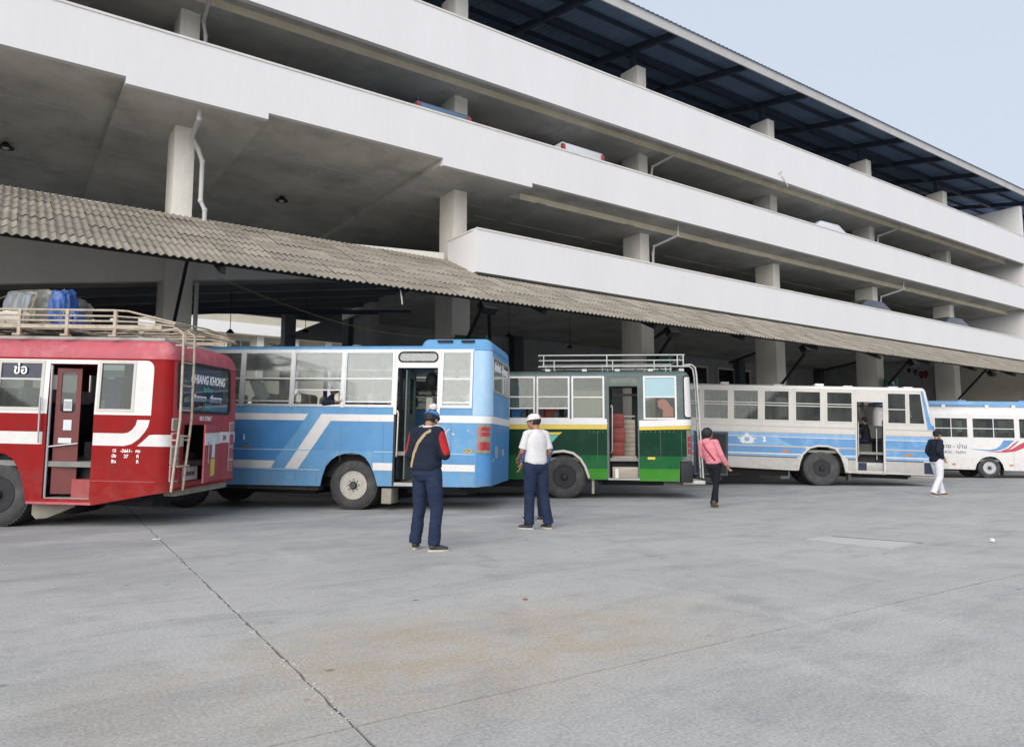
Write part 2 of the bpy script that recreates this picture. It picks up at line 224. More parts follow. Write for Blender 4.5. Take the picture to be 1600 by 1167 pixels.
# ------------------------------------------------------------------ helpers
def link(name, me, m=None, parent=None, loc=None, rot=None):
    o = bpy.data.objects.new(name, me); COL.objects.link(o)
    if me is not None and m is not None:
        me.materials.clear(); me.materials.append(M[m] if isinstance(m, str) else m)
    if parent is not None: o.parent = parent
    if loc is not None: o.location = loc
    if rot is not None: o.rotation_euler = rot
    return o
def thing(name, label, cat, loc=(0, 0, 0), rot=(0, 0, 0), group=None):
    o = link(name, None, None, None, loc, rot); return tag(o, label, cat, group)
def tag(o, label, cat, group=None):
    o['label'] = label; o['category'] = cat
    if group: o['group'] = group
    return o
def struct(o): o['kind'] = 'structure'; return o
def stuff(o): o['kind'] = 'stuff'; return o
class MB:
    def __init__(s): s.v = []; s.f = []
    def box(s, a, b, mtx=None):
        x0, y0, z0 = a; x1, y1, z1 = b; i = len(s.v)
        P = [(x0, y0, z0), (x1, y0, z0), (x1, y1, z0), (x0, y1, z0), (x0, y0, z1), (x1, y0, z1), (x1, y1, z1), (x0, y1, z1)]
        s.v += [tuple(mtx @ Vector(p)) for p in P] if mtx else P
        s.f += [tuple(i + k for k in q) for q in ((0, 3, 2, 1), (4, 5, 6, 7), (0, 1, 5, 4), (1, 2, 6, 5), (2, 3, 7, 6), (3, 0, 4, 7))]; return s
    def tube(s, pts, r, seg=8, cap=True):
        pts = [Vector(p) for p in pts]; n = len(pts); rs = r if isinstance(r, (list, tuple)) else [r] * n; i0 = len(s.v); up = None
        for k, p in enumerate(pts):
            t = (pts[min(k + 1, n - 1)] - pts[max(k - 1, 0)]).normalized()
            if up is None: up = t.orthogonal().normalized()
            up = (up - t * up.dot(t)); up = up.normalized() if up.length > 1e-6 else t.orthogonal().normalized()
            sd = t.cross(up)
            for j in range(seg):
                a = 2 * pi * j / seg; s.v.append(tuple(p + (up * cos(a) + sd * sin(a)) * rs[k]))
        for k in range(n - 1):
            for j in range(seg):
                a = i0 + k * seg + j; b = i0 + k * seg + (j + 1) % seg; s.f.append((a, b, b + seg, a + seg))
        if cap: s.f.append(tuple(i0 + j for j in reversed(range(seg)))); s.f.append(tuple(i0 + (n - 1) * seg + j for j in range(seg)))
        return s
    def bar(s, p0, p1, w, h):
        p0 = Vector(p0); p1 = Vector(p1); t = (p1 - p0).normalized(); sd = t.cross(Vector((0, 0, 1)))
        sd = sd.normalized() if sd.length > 1e-4 else Vector((1, 0, 0)); up = sd.cross(t); i = len(s.v)
        for p in (p0, p1):
            for a, b in ((-1, -1), (1, -1), (1, 1), (-1, 1)): s.v.append(tuple(p + sd * a * w / 2 + up * b * h / 2))
        s.f += [tuple(i + k for k in q) for q in ((3, 2, 1, 0), (4, 5, 6, 7), (0, 1, 5, 4), (1, 2, 6, 5), (2, 3, 7, 6), (3, 0, 4, 7))]; return s
    def prism(s, poly, fn0, fn1):
        """poly of 2D points; fn0/fn1 map (a,b) to 3D for the two faces"""
        n = len(poly); i = len(s.v); s.v += [tuple(fn0(*p)) for p in poly] + [tuple(fn1(*p)) for p in poly]
        s.f.append(tuple(i + k for k in range(n))); s.f.append(tuple(i + n + k for k in reversed(range(n))))
        for k in range(n): s.f.append((i + (k + 1) % n, i + k, i + n + k, i + n + (k + 1) % n))
        return s
    def sphere(s, c, r, seg=12, ring=8, mtx=None):
        r = r if isinstance(r, (list, tuple)) else (r, r, r); i = len(s.v); c = Vector(c)
        P = []
        for a in range(1, ring):
            th = pi * a / ring
            for b in range(seg): ph = 2 * pi * b / seg; P.append(Vector((r[0] * sin(th) * cos(ph), r[1] * sin(th) * sin(ph), r[2] * cos(th))))
        P += [Vector((0, 0, r[2])), Vector((0, 0, -r[2]))]
        s.v += [tuple(c + (mtx @ p if mtx else p)) for p in P]
        for a in range(ring - 2):
            for b in range(seg): q = i + a * seg + b; w = i + a * seg + (b + 1) % seg; s.f.append((q, q + seg, w + seg, w))
        T = i + (ring - 1) * seg; B = T + 1; l = i + (ring - 2) * seg
        for b in range(seg): s.f.append((T, i + b, i + (b + 1) % seg)); s.f.append((B, l + (b + 1) % seg, l + b))
        return s
    def lathe(s, prof, seg=32, axis='y', c=(0, 0, 0)):
        """prof: list of (r, h) along the axis"""
        i = len(s.v); n = len(prof)
        for r, h in prof:
            for j in range(seg):
                a = 2 * pi * j / seg
                p = (r * cos(a), h, r * sin(a)) if axis == 'y' else ((r * cos(a), r * sin(a), h) if axis == 'z' else (h, r * cos(a), r * sin(a)))
                s.v.append((c[0] + p[0], c[1] + p[1], c[2] + p[2]))
        for k in range(n - 1):
            for j in range(seg): a = i + k * seg + j; b = i + k * seg + (j + 1) % seg; s.f.append((a, b, b + seg, a + seg))
        s.f.append(tuple(i + j for j in range(seg))); s.f.append(tuple(i + (n - 1) * seg + j for j in range(seg))); return s
    def mesh(s, name, smooth=0):
        me = bpy.data.meshes.new(name); me.from_pydata(s.v, [], s.f); 
        bm = bmesh.new(); bm.from_mesh(me); bmesh.ops.recalc_face_normals(bm, faces=bm.faces); bm.to_mesh(me); bm.free()
        if smooth: me.shade_smooth(); me.set_sharp_from_angle(angle=radians(smooth))
        return me
    def build(s, name, m, parent=None, smooth=0, loc=None, rot=None, bevel=0):
        me = s.mesh(name, smooth)
        if bevel:
            bm = bmesh.new(); bm.from_mesh(me); bmesh.ops.bevel(bm, geom=list(bm.edges), offset=bevel, segments=2, affect='EDGES', profile=0.5, clamp_overlap=True); bm.to_mesh(me); bm.free()
            me.shade_smooth(); me.set_sharp_from_angle(angle=radians(40))
        return link(name, me, m, parent, loc, rot)
def txt(s, size, m, parent, loc, rot, name='lettering', ext=0.002, sx=1.0, shear=0.0, align='CENTER', bold=0.0):
    cu = bpy.data.curves.new('t', 'FONT'); cu.body = s; cu.size = size; cu.extrude = ext; cu.align_x = align; cu.align_y = 'CENTER'; cu.shear = shear; cu.offset = bold; cu.resolution_u = 2
    o = bpy.data.objects.new('t', cu); COL.objects.link(o); dg = bpy.context.evaluated_depsgraph_get(); dg.update()
    me = bpy.data.meshes.new_from_object(o.evaluated_get(dg)); bpy.data.objects.remove(o); bpy.data.curves.remove(cu)
    if sx != 1.0:
        for v in me.vertices: v.co.x *= sx
    return link(name, me, m, parent, loc, rot)

# ------------------------------------------------------------------ ground
AZ = radians(35); CA, SA = cos(AZ), sin(AZ)
def wl(u, n, z=0): return Vector((u * CA - n * SA, u * SA + n * CA, z))
g = MB(); g.v = [(-900, -900, -0.009), (900, -900, -0.009), (900, 900, -0.009), (-900, 900, -0.009)]; g.f = [(0, 1, 2, 3)]
ground = struct(g.build('ground', 'joint', None))
def jl(n): return 1.14 + 0.068 * n                      # long construction joint
def jc(u): return 3.12                                   # cross joint
def edge_u(sgn):
    pts = []; n = 3.12
    while n < 24: pts.append(n); n += 0.11
    pts += [40, 90, 300]; return pts
J = random.Random(3)
jitA = {}
def jt(k, a=0.008):
    if k not in jitA: jitA[k] = (J.random() - 0.5) * 2 * a
    return jitA[k]
GAP = 0.009
ns_up = [3.12 + 0.11 * k for k in range(0, 170)] + [60, 300]; ns_dn = [3.12 - 0.11 * k for k in range(0, 60)] + [-60, -300]
us_r = [jl(3.12) + 0.13 * k for k in range(0, 150)] + [60, 300]; us_l = [jl(3.12) - 0.13 * k for k in range(0, 40)] + [-60, -300]
def slab(nlist, ulist, sn, su, idx):
    """slab corner at the joint crossing; edges follow both joints with broken arrises"""
    a = [(jl(n) + su * (GAP + (jt((idx, 'a', i)) if i else 0) ), n + (sn * GAP * 0.9 if i == 0 else 0)) for i, n in enumerate(nlist)]
    b = [(u, 3.12 + sn * (GAP * 0.9 + jt((idx, 'b', i), 0.005))) for i, u in enumerate(ulist)][1:]
    far = [(ulist[-1], nlist[-1])]
    poly = list(reversed(b)) + a + far
    m = MB(); m.prism(poly, lambda p, q: (p, q, 0.0), lambda p, q: (p, q, -0.03)); me = m.mesh('s')
    o = link('concrete_slab', me, 'lot', ground); o.rotation_euler = (0, 0, AZ); return o
def triprism_slab(nlist, ulist, sn, su, idx):
    a = [(jl(n) + su * (GAP + (jt((idx, 'a', i)) if i else 0)), n + (sn * GAP * 0.9 if i == 0 else 0)) for i, n in enumerate(nlist)]
    b = [(u, 3.12 + sn * (GAP * 0.9 + jt((idx, 'b', i), 0.005))) for i, u in enumerate(ulist)][1:]
    poly = list(reversed(b)) + a + [(ulist[-1], nlist[-1])]
    tri = tessellate_polygon([[Vector((p[0], p[1], 0)) for p in poly]]); n = len(poly); m = MB()
    m.v = [(p[0], p[1], 0.0) for p in poly] + [(p[0], p[1], -0.03) for p in poly]
    m.f = [tuple(t) for t in tri]
    for k in range(n): m.f.append((k, (k + 1) % n, n + (k + 1) % n, n + k))
    me = m.mesh('concrete_slab'); o = link('concrete_slab', me, 'lot', ground); o.rotation_euler = (0, 0, AZ)
    return o
for i, (nl, ul, sn, su) in enumerate([(ns_up, us_r, 1, 1), (ns_up, us_l, 1, -1), (ns_dn, us_r, -1, 1), (ns_dn, us_l, -1, -1)]):
    triprism_slab(nl, ul, sn, su, i)
# mortar crumbs along the joint
cr = MB()
for k in range(260):
    n = 3.2 + J.random() ** 1.6 * 7; u = jl(n) + J.uniform(-0.035, 0.035); w = J.uniform(0.003, 0.010)
    p = wl(u, n, 0.0); cr.sphere(p, (w, w * J.uniform(0.6, 1), w * 0.35), 6, 4)
stuff(tag(cr.build('mortar_crumbs', mat('mortar', (0.40, 0.39, 0.38, 1), 0.9), None), 'pale crumbs of mortar scattered along the long concrete joint', 'rubble'))
# repair patch
pm = MB(); pq = [(3.92, 9.98), (4.30, 10.26), (5.17, 9.57), (4.58, 9.03)]
pm.prism(pq, lambda a, b: (a, b, 0.005), lambda a, b: (a, b, -0.01)); struct(pm.build('pavement_patch', mat('patch_concrete', (0.46, 0.455, 0.45, 1), 0.85, var=0.15, scale=3, dirt=(0.24, 0.24, 0.24, 1), dirt_amt=0.5), None))
pm = MB(); pm.prism([(4.36, 10.2), (5.2, 9.53), (5.24, 9.56), (4.40, 10.24)], lambda a, b: (a, b, 0.009), lambda a, b: (a, b, -0.01)); struct(pm.build('pavement_patch_edge', 'joint', None))
def litter(name, label, cat, x, y, mt, w, d2, h, rz=0.3):
    m = MB(); m.sphere((0, 0, h / 2), (w, d2, h / 2), 8, 5)
    for i, v in enumerate(m.v): q = noise.noise(Vector(v) * 60 + Vector((x, y, 0))); m.v[i] = (v[0] * (1 + q * .5), v[1] * (1 - q * .4), max(0.0005, v[2] * (1 + q * .6)))
    tag(m.build(name, mt, None, loc=(x, y, 0), rot=(0, 0, rz)), label, cat)
litter('paper_scrap', 'white paper scrap on the joint beside the red bus', 'litter', -4.70, 9.92, 'paper', 0.06, 0.03, 0.012)
litter('plastic_cup', 'small white cup lying far right on the lot', 'litter', 6.18, 9.64, 'plasticwhite', 0.035, 0.03, 0.05)
litter('candy_wrapper', 'tiny red wrapper on the brown stained concrete', 'litter', 0.11, 6.02, 'clothred', 0.022, 0.015, 0.008)

# ------------------------------------------------------------------ parking garage (local axes u, n, z)
G = thing('parking_garage', 'white three storey concrete parking garage with long parapets and dark steel roof', 'building', (0, 0, 0), (0, 0, AZ))
def gbox(name, a, b, m, parent=G, bevel=0): return MB().box(a, b).build(name, m, parent, bevel=bevel)
UK = [3.25 + 7.52 * k for k in range(-1, 6)]
for i, u in enumerate(UK):
    o = MB().box((u - 0.22, 18.0, 6.25), (u + 0.22, 18.86, 14.86 if u > 0 else 14.86)).build('column', 'conc_col', G, bevel=0.012)
    gbox('ground_column', (u - 0.30, 17.93, 0.0), (u + 0.30, 18.92, 6.25), 'conc_col', bevel=0.015)
for n in (25.6, 33.0):
    for u in UK: gbox('inner_column', (u - 0.25, n, 0.0), (u + 0.25, n + 0.6, 15.2 if n > 26 else 14.0), 'deck_shade')
# decks
UE = 46.5
def plate(name, u0, u1, n0, n1, z0, z1, m='soffit'): return gbox(name, (u0, n0, z0), (u1, n1, z1), m)
# level two: left part with band beams, right part with cantilever edge
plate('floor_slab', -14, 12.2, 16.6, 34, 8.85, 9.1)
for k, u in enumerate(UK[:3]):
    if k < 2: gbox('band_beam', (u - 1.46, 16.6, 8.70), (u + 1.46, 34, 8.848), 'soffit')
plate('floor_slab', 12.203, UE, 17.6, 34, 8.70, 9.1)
gbox('band_beam', (9.30, 16.6, 8.70), (12.2, 34, 8.848), 'soffit')
plate('floor_slab', 12.203, UE, 16.6, 17.597, 8.89, 9.1)
gbox('slab_edge', (12.6, 17.585, 8.705), (UE, 17.598, 8.885), 'band')
# level three
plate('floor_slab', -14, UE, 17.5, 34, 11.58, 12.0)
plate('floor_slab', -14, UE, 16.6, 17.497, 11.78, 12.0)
gbox('slab_edge', (-14, 17.485, 11.585), (UE, 17.498, 11.777), 'band')
# level one, right
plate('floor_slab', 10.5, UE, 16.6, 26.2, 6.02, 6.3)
# level one, left: a ramp rising to the right
rm = MB(); rz = lambda u: 4.545 + 0.153 * (u + 0.1)
rm.prism([(-14, rz(-14) + .12), (10.3, rz(10.3) + .12), (10.3, rz(10.3) + .36), (-14, rz(-14) + .36)], lambda a, b: (a, 18.32, b), lambda a, b: (a, 24.2, b)); rm.build('ramp_slab', 'soffit', G)
em = MB(); em.prism([(-14, rz(-14)), (10.3, rz(10.3)), (10.3, 6.80), (7.6, 6.62), (4.5, 6.32), (-14, 3.9)], lambda a, b: (a, 18.12, b), lambda a, b: (a, 18.3, b)); em.build('ramp_wall', 'ramp', G)
cm = MB(); cm.prism([(-14, rz(-14) - 1.2), (2.72, 3.55), (2.72, 4.1), (2.3, 4.1), (2.3, 4.35), (-14, 3.3)], lambda a, b: (a, 20.4, b), lambda a, b: (a, 20.6, b)); cm.build('ramp_beam', 'deck_shade', G)
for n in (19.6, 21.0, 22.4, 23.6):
    bm_ = MB(); bm_.bar((-13, n, rz(-13) + .04), (10.2, n, rz(10.2) + .04), 0.16, 0.16); bm_.build('ceiling_beam', 'deck_shade', G)
# parapets
def parapet(poly, capz, u0, u1, name='parapet'):
    m = MB(); m.prism(poly, lambda a, b: (a, 16.45, b), lambda a, b: (a, 16.6, b)); o = m.build(name, 'white_wall', G)
    c = MB().box((u0, 16.43, capz), (u1, 16.63, capz + 0.05)); c.build('coping', 'coping', G)
parapet([(-14, 8.84), (1.79, 8.84), (1.79, 8.69), (4.71, 8.69), (4.71, 8.84), (9.30, 8.84), (9.30, 8.65), (12.23, 8.65), (12.23, 8.78), (UE, 8.78), (UE, 10.02), (-14, 10.02)], 10.02, -14, UE)
parapet([(-14, 11.38), (UE, 11.38), (UE, 12.93), (-14, 12.93)], 12.93, -14, UE)
parapet([(10.35, 5.93), (UE, 5.93), (UE, 7.10), (10.35, 7.10)], 7.10, 10.35, UE)
rt = MB(); rt.box((10.35, 16.603, 5.93), (10.5, 18.0, 7.10)); rt.build('parapet_return', 'white_wall', G)
gbox('coping', (10.33, 16.633, 7.10), (10.52, 18.0, 7.15), 'coping')
# walls
gbox('end_wall', (UE + .003, 16.62, 6.0), (UE + .35, 34.5, 14.78), 'white_wall'); gbox('end_wall', (-14.3, 16.62, 0.0), (-14.003, 34.5, 14.9), 'wall_grey')  # left end wall is unseen, added to block light entering the decks
for z_, ua_ in ((6.304, 10.6), (9.104, -13.9), (12.004, -13.9)): gbox('bounce_cut_sheet', (ua_, 16.65, z_), (UE, 33.9, z_ + .012), 'bounce_cut')  # unseen dark sheets added over the floors to soak up bounced light
gbox('end_wall', (UE + .003, 13.5, 0.0), (UE + .35, 34.5, 5.997), 'wall_cream')
gbox('rear_wall', (-14, 34.003, 7.3), (16.0, 34.3, 15.3), 'deck_shade'); gbox('rear_wall', (16.003, 34.003, 0), (UE, 34.3, 15.3), 'deck_shade')
gbox('partition_wall', (41.1, 18.95, 0.0), (41.3, 25.99, 6.0), 'wall_grey')
# ground floor rear wall with two windows
def gwall(u0, u1, z0, z1): gbox('ground_wall', (u0, 26.0, z0), (u1, 26.2, z1), 'wall_grey')
gwall(11.0, 28.85, 0, 6.0); gwall(28.85, 34.5, 0, 2.6); gwall(28.85, 34.5, 5.55, 6.0); gwall(30.9, 31.7, 2.6, 5.55); gwall(34.5, UE, 0, 6.0)
gbox('left_pier', (10.7, 24.0, 0.0), (11.0, 26.2, 6.0), 'wall_grey')
for u0, u1 in ((28.85, 30.9), (31.7, 34.5)):
    w = MB()
    for a in (u0, (u0 + u1) / 2 - .03, u1 - .07): w.box((a, 25.93, 2.6), (a + .07, 26.0, 5.55))
    w.box((u0, 25.93, 5.45), (u1, 26.0, 5.55)); w.box((u0, 25.93, 2.6), (u1, 26.0, 2.68))
    f = w.build('window_frame', 'conc_col', G); link('pane', MB().box((u0 + .05, 26.02, 2.65), (u1 - .05, 26.03, 5.5)).mesh('pane'), 'glass_dk', f)
gbox('dark_backing', (28.5, 28.5, 0), (34.8, 28.6, 6), 'black')  # black sheet stands in for the unlit room behind the panes
# cast ribs on the soffits (form-board joints)
rb = MB()
for z, ua, ub, nn in ((11.575, -13, 46, (19.7, 22.2, 25)), (8.695, 12.3, 46, (19.7, 22.2, 25))):
    for n in nn: rb.box((ua, n, z - .012), (ub, n + .03, z + .004))
for z, u0 in ((11.575, -8), (8.695, 13.2)):
    u = u0
    while u < 46: rb.box((u, 17.52, z - .010), (u + .35, 33, z + .003)); u += 3.76
for a, b2, z in ((-13, 1.7, 8.845), (1.85, 4.65, 8.695), (4.8, 9.2, 8.845), (9.35, 12.1, 8.695)):
    for n in (18.9, 20.7): rb.box((a, n, z - .008), (b2, n + .02, z + .004))
rb.build('soffit_ribs', mat('rib_concrete', (0.5, 0.5, 0.47, 1), 0.9), G)
# downpipes
def pipe(pts, r=0.05, parent=G):
    m = MB(); m.tube(pts, r, 10); 
    for p in pts[1:-1]: m.sphere(p, r * 1.25, 10, 6)
    return m.build('drainpipe', 'pvc', parent, smooth=50)
pipe([(3.32, 16.9, 8.85), (3.32, 16.9, 8.5), (3.36, 17.8, 8.42), (3.52, 17.9, 8.2), (3.62, 17.86, 7.9), (3.62, 17.86, 6.95), (3.72, 17.86, 6.75), (3.72, 17.86, 5.9)], 0.052)
pipe([(3.62, 17.86, 5.0), (3.62, 17.86, 0.1)], 0.05)
for u in (UK[3 - 0], UK[5]):
    for z in (8.9, 11.8):
        pipe([(u + .55, 16.95, z), (u + .55, 16.95, z - .42), (u + .36, 17.9, z - .62), (u + .33, 17.93, z - .9), (u + .33, 17.93, z - 2.6)], 0.045)
    pipe([(u + .6, 16.9, 6.05), (u + .6, 16.9, 5.6)], 0.045)
pipe([(3.45, 16.95, 11.8), (3.45, 16.95, 11.5), (3.5, 17.8, 11.3), (3.58, 17.9, 11.0), (3.58, 17.9, 9.2)], 0.045)
pipe([(18.9 - .5, 16.9, 6.05), (18.4, 16.9, 5.6)], 0.045)
# hanging broken cord in front of level three
tag(MB().tube([wl(23.9, 16.42, 11.62), wl(24.0, 16.40, 11.74), wl(24.12, 16.40, 11.70), wl(24.1, 16.4, 11.55), wl(24.3, 16.4, 11.38), wl(24.45, 16.4, 11.2)], 0.018, 6).build('hanging_cord', 'pvc', None, smooth=40), 'white bent cord dangling below the top parapet', 'cord')
# ---- steel roof
RS = 0.195; rzf = lambda n: 15.1 + RS * (n - 16.25)
R_ = MB()
u = -12.0; pts = []
while u < 60: pts.append(u); u += 0.11
i0 = 0
for k, uu in enumerate(pts):
    dz = 0.03 if (k % 2) else 0.0
    R_.v += [(uu, 16.08, rzf(16.08) + .37 + dz), (uu, 34.5, rzf(34.5) + .36 + dz)]
for k in range(len(pts) - 1): R_.f.append((2 * k, 2 * k + 2, 2 * k + 3, 2 * k + 1))
R_.build('roof_sheet', 'roof_sheet', G)
MB().box((-12, 16.15, 15.12), (60, 16.2, 15.47)).build('fascia', 'fascia', G)
for k in range(-9, 9):
    u = 25.72 + 3.76 * k
    m = MB(); m.bar((u, 16.22, rzf(16.22) + .12), (u, 34, rzf(34) + .12), 0.12, 0.24); m.build('rafter', 'steel_dark', G)
for n, w, h in ((17.35, .08, .14), (18.75, .16, .28), (20.25, .08, .14), (21.8, .08, .14), (23.4, .08, .14), (25.2, .1, .2)):
    m = MB(); m.bar((-12, n, rzf(n) + .30 - h / 2), (59.8, n, rzf(n) + .30 - h / 2), w, h); m.build('purlin', 'steel_dark', G)
for u in UK:
    m = MB(); m.box((u - .08, 18.35, 14.86), (u + .08, 18.51, rzf(18.4) + .1)); m.build('roof_post', 'steel_dark', G)
# ---- tiled canopy
CN = thing('tiled_canopy', 'long brown corrugated tile canopy running along the garage front above the bus bays', 'canopy', (0, 0, 0), (0, 0, AZ))
E0n, E0z, SL = 13.8, 4.53, 0.478
cs = cos(math.atan(SL)); TW, TL, EX = 0.54, 0.64, 0.58
def tile_mesh():
    m = MB(); nseg = 24
    for w in (0, 1):
        for r_, yy in ((0, 0.0), (1, TL)):
            for k in range(nseg + 1):
                x = TW * 1.0 * k / nseg
                z = 0.020 * cos(2 * pi * x / 0.135) + 0.022 - w * 0.011 + (0.022 if r_ == 0 else 0.0)
                m.v.append((x, yy * cs, yy * cs * SL + z))
    N = nseg + 1
    for k in range(nseg):
        m.f.append((k, k + 1, N + k + 1, N + k)); m.f.append((2 * N + k, 3 * N + k, 3 * N + k + 1, 2 * N + k + 1)); m.f.append((k, 2 * N + k, 2 * N + k + 1, k + 1))
    me = m.mesh('roof_tile', 50); me.materials.append(M['tile']); return me
TM = tile_mesh(); tl = []
for r_ in range(8):
    n0 = E0n + r_ * EX * cs
    u = -8.0
    while u < 46.3:
        if not (u + TW * .5 > 10.35 and n0 + .3 > 16.62): 
            p = wl(u, n0); tl.append((p.length if u > -0.9 else 99 + p.length, u, n0))
        u += TW
tl.sort()
tj = random.Random(5)
rest = MB(); bv = [tuple(v.co) for v in TM.vertices]; bf = [tuple(p.vertices) for p in TM.polygons]
for i, (dd, u, n0) in enumerate(tl):
    z0 = E0z + (n0 - E0n) * SL; jx, jy, jz = tj.uniform(-.006, .006), tj.uniform(-.015, .015), tj.uniform(-.002, .003)
    if i < 300:
        link('roof_tile', TM, None, CN, (u + jx, n0 + jy, z0 + jz), (0, 0, tj.uniform(-.006, .006)))
    else:
        b0 = len(rest.v); rest.v += [(x + u + jx, y + n0 + jy, z + z0 + jz) for x, y, z in bv]; rest.f += [tuple(b0 + q for q in f) for f in bf]
me = bpy.data.meshes.new('roof_tiles'); me.from_pydata(rest.v, [], rest.f); me.shade_smooth(); me.set_sharp_from_angle(angle=radians(50)); stuff(link('roof_tiles', me, 'tile', CN))
for r_ in range(9):
    n = E0n + .12 + r_ * .5
    ue = 46.3 if n < 16.3 else 10.3
    if r_ == 0: n += .12
    m = MB(); m.bar((-8, n, E0z + (n - E0n) * SL - .05), (ue, n, E0z + (n - E0n) * SL - .04), .05, .06); m.build('batten', 'black', CN)
for u in UK[0:]:
    for du in (0, 3.76):
        if u + du > 46: continue
        e = 18.0 if u + du < 10.3 else 16.4
        m = MB(); m.bar((u + du, 13.85, E0z + .05 * SL - .13), (u + du, e, E0z + (e - 13.8) * SL - .13), .08, .12); m.build('canopy_rafter', 'black', CN)
    m = MB(); m.bar((u - .12, 17.9, 3.72), (u - .12, 16.3, 5.36), .055, .09); m.build('strut', 'black', CN)
gbox('wall_flashing', (-8, 17.98, 6.50), (10.3, 18.1, 6.56), 'coping', CN)
# ---- floodlights under the canopy
for i, (u, lab) in enumerate([(9.7, 'black floodlight under the canopy edge above the blue bus rear'), (16.2, 'black floodlight under the canopy edge above the green bus'),
                              (22.9, 'black floodlight under the canopy above the pale blue bus roof'), (30.2, 'black floodlight under the canopy right of the green number sign'), (37.3, 'rightmost black floodlight under the canopy above the white minibus')]):
    t = thing('floodlight', lab, 'floodlight', wl(u, 14.9, 4.62), (0, 0, AZ), 'floodlights under the canopy')
    mt = Matrix.Rotation(radians(-35), 4, 'X')
    MB().box((-.22, -.1, -.14), (.22, .1, .14), mt).build('housing', 'black', t, bevel=.02); MB().box((-.19, -.115, -.11), (.19, -.102, .11), mt).build('lens', 'floodglass', t)
    MB().box((-.02, -.02, .1), (.02, .02, .5)).build('bracket', 'steel_dark', t)
# number signs on the columns
for u, s, lab in ((UK[5], '2', 'green bay sign reading 2 on the column behind the pale blue bus'), (UK[3], '3', 'green bay sign on the column behind the green bus roof rack'), (UK[2], '4', 'green bay sign on the column above the blue bus rear')):
    t = thing('bay_sign', lab, 'sign', wl(u + .1, 17.55, 4.0), (0, 0, AZ), 'bay number signs')
    MB().box((-.52, -.03, -.35), (.52, .03, .35)).build('board', 'signgreen', t); MB().box((.46, -.06, -.4), (.52, -.035, .42)).build('edge_strip', 'lettergreen', t)
    if s == '2': txt('2', .62, 'letter', t, (.2, -.036, 0), (radians(90), 0, 0)); MB().box((-.45, -.04, -.12), (0, -.032, -.04)).build('line', 'lettergreen', t)
# heart shaped decorations on the partition wall
for i, (n, z, sc, mt, lab) in enumerate([(20.5, 5.50, .8, 'black', 'small dark balloon shaped wall decoration, leftmost of the row'), (20.15, 5.38, 1.0, 'blueshirt', 'blue balloon shaped wall decoration, second of the row'), (19.85, 5.22, 1.25, 'redbox', 'larger brown balloon shaped wall decoration, third of the row'), (19.62, 5.24, 1.25, 'redbox', 'rightmost brown balloon shaped wall decoration')]):
    m = MB(); m.sphere((0, 0, 0), (.03, .12 * sc, .13 * sc), 12, 8); m.box((-.02, -.05 * sc, -.2 * sc), (.02, .05 * sc, -.1 * sc))
    tag(m.build('balloon_decoration', mt, None, loc=wl(41.06, n, z), rot=(0, 0, AZ)), lab, 'decoration', 'balloon decorations on the wall')
# fluorescent lamps under the decks, round lamps on the soffit
for i, (u, n, z, lab) in enumerate([(20.6, 24, 8.6, 'unlit fluorescent lamp under the second deck, leftmost of the visible row'), (29.2, 24, 8.6, 'unlit fluorescent lamp under the second deck, middle of the visible row'), (38.0, 24, 8.6, 'unlit fluorescent lamp under the second deck, rightmost of the visible row')]):
    t = thing('fluorescent_lamp', lab, 'lamp', wl(u, n, z), (0, 0, AZ), 'fluorescent lamps under the decks')
    MB().box((-.65, -.08, 0), (.65, .08, .06)).build('casing', 'plasticwhite', t); MB().tube([(-.6, 0, -.03), (.6, 0, -.03)], .02, 8).build('tube', 'paper', t)
for u, n, lab in ((6.75, 21.9, 'round black ceiling lamp on the dark soffit above the tiled canopy'), (-0.2, 21.9, 'round black ceiling lamp at the far left edge under the soffit')):
    t = thing('ceiling_lamp', lab, 'lamp', wl(u, n, 8.4), (0, 0, AZ), 'round ceiling lamps')
    MB().lathe([(.06, .44), (.12, .36), (.19, .33), (.19, .30)], 16, 'z').build('lamp_shade', 'black', t, smooth=40); MB().sphere((0, 0, .30), (.08, .08, .04), 10, 6).build('bulb', 'plasticwhite', t)
# rope under the canopy
rp = [wl(3.62 + (10.6 - 3.62) * t, 15.9 + 1.9 * t, 4.75 - 0.45 * t - 0.35 * sin(pi * t)) for t in [k / 14 for k in range(15)]]
tag(MB().tube(rp, 0.009, 5).build('rope', 'tan', None), 'thin rope slung between two columns below the tiled canopy', 'rope')
tag(MB().tube([wl(6.9, 14.0, 4.55), wl(6.93, 14.0, 4.40), wl(6.95, 14.0, 4.25)], [.012, .02, .012], 6).build('ribbon', 'plasticwhite', None), 'white ribbon tied to the canopy edge above the blue bus', 'ribbon')
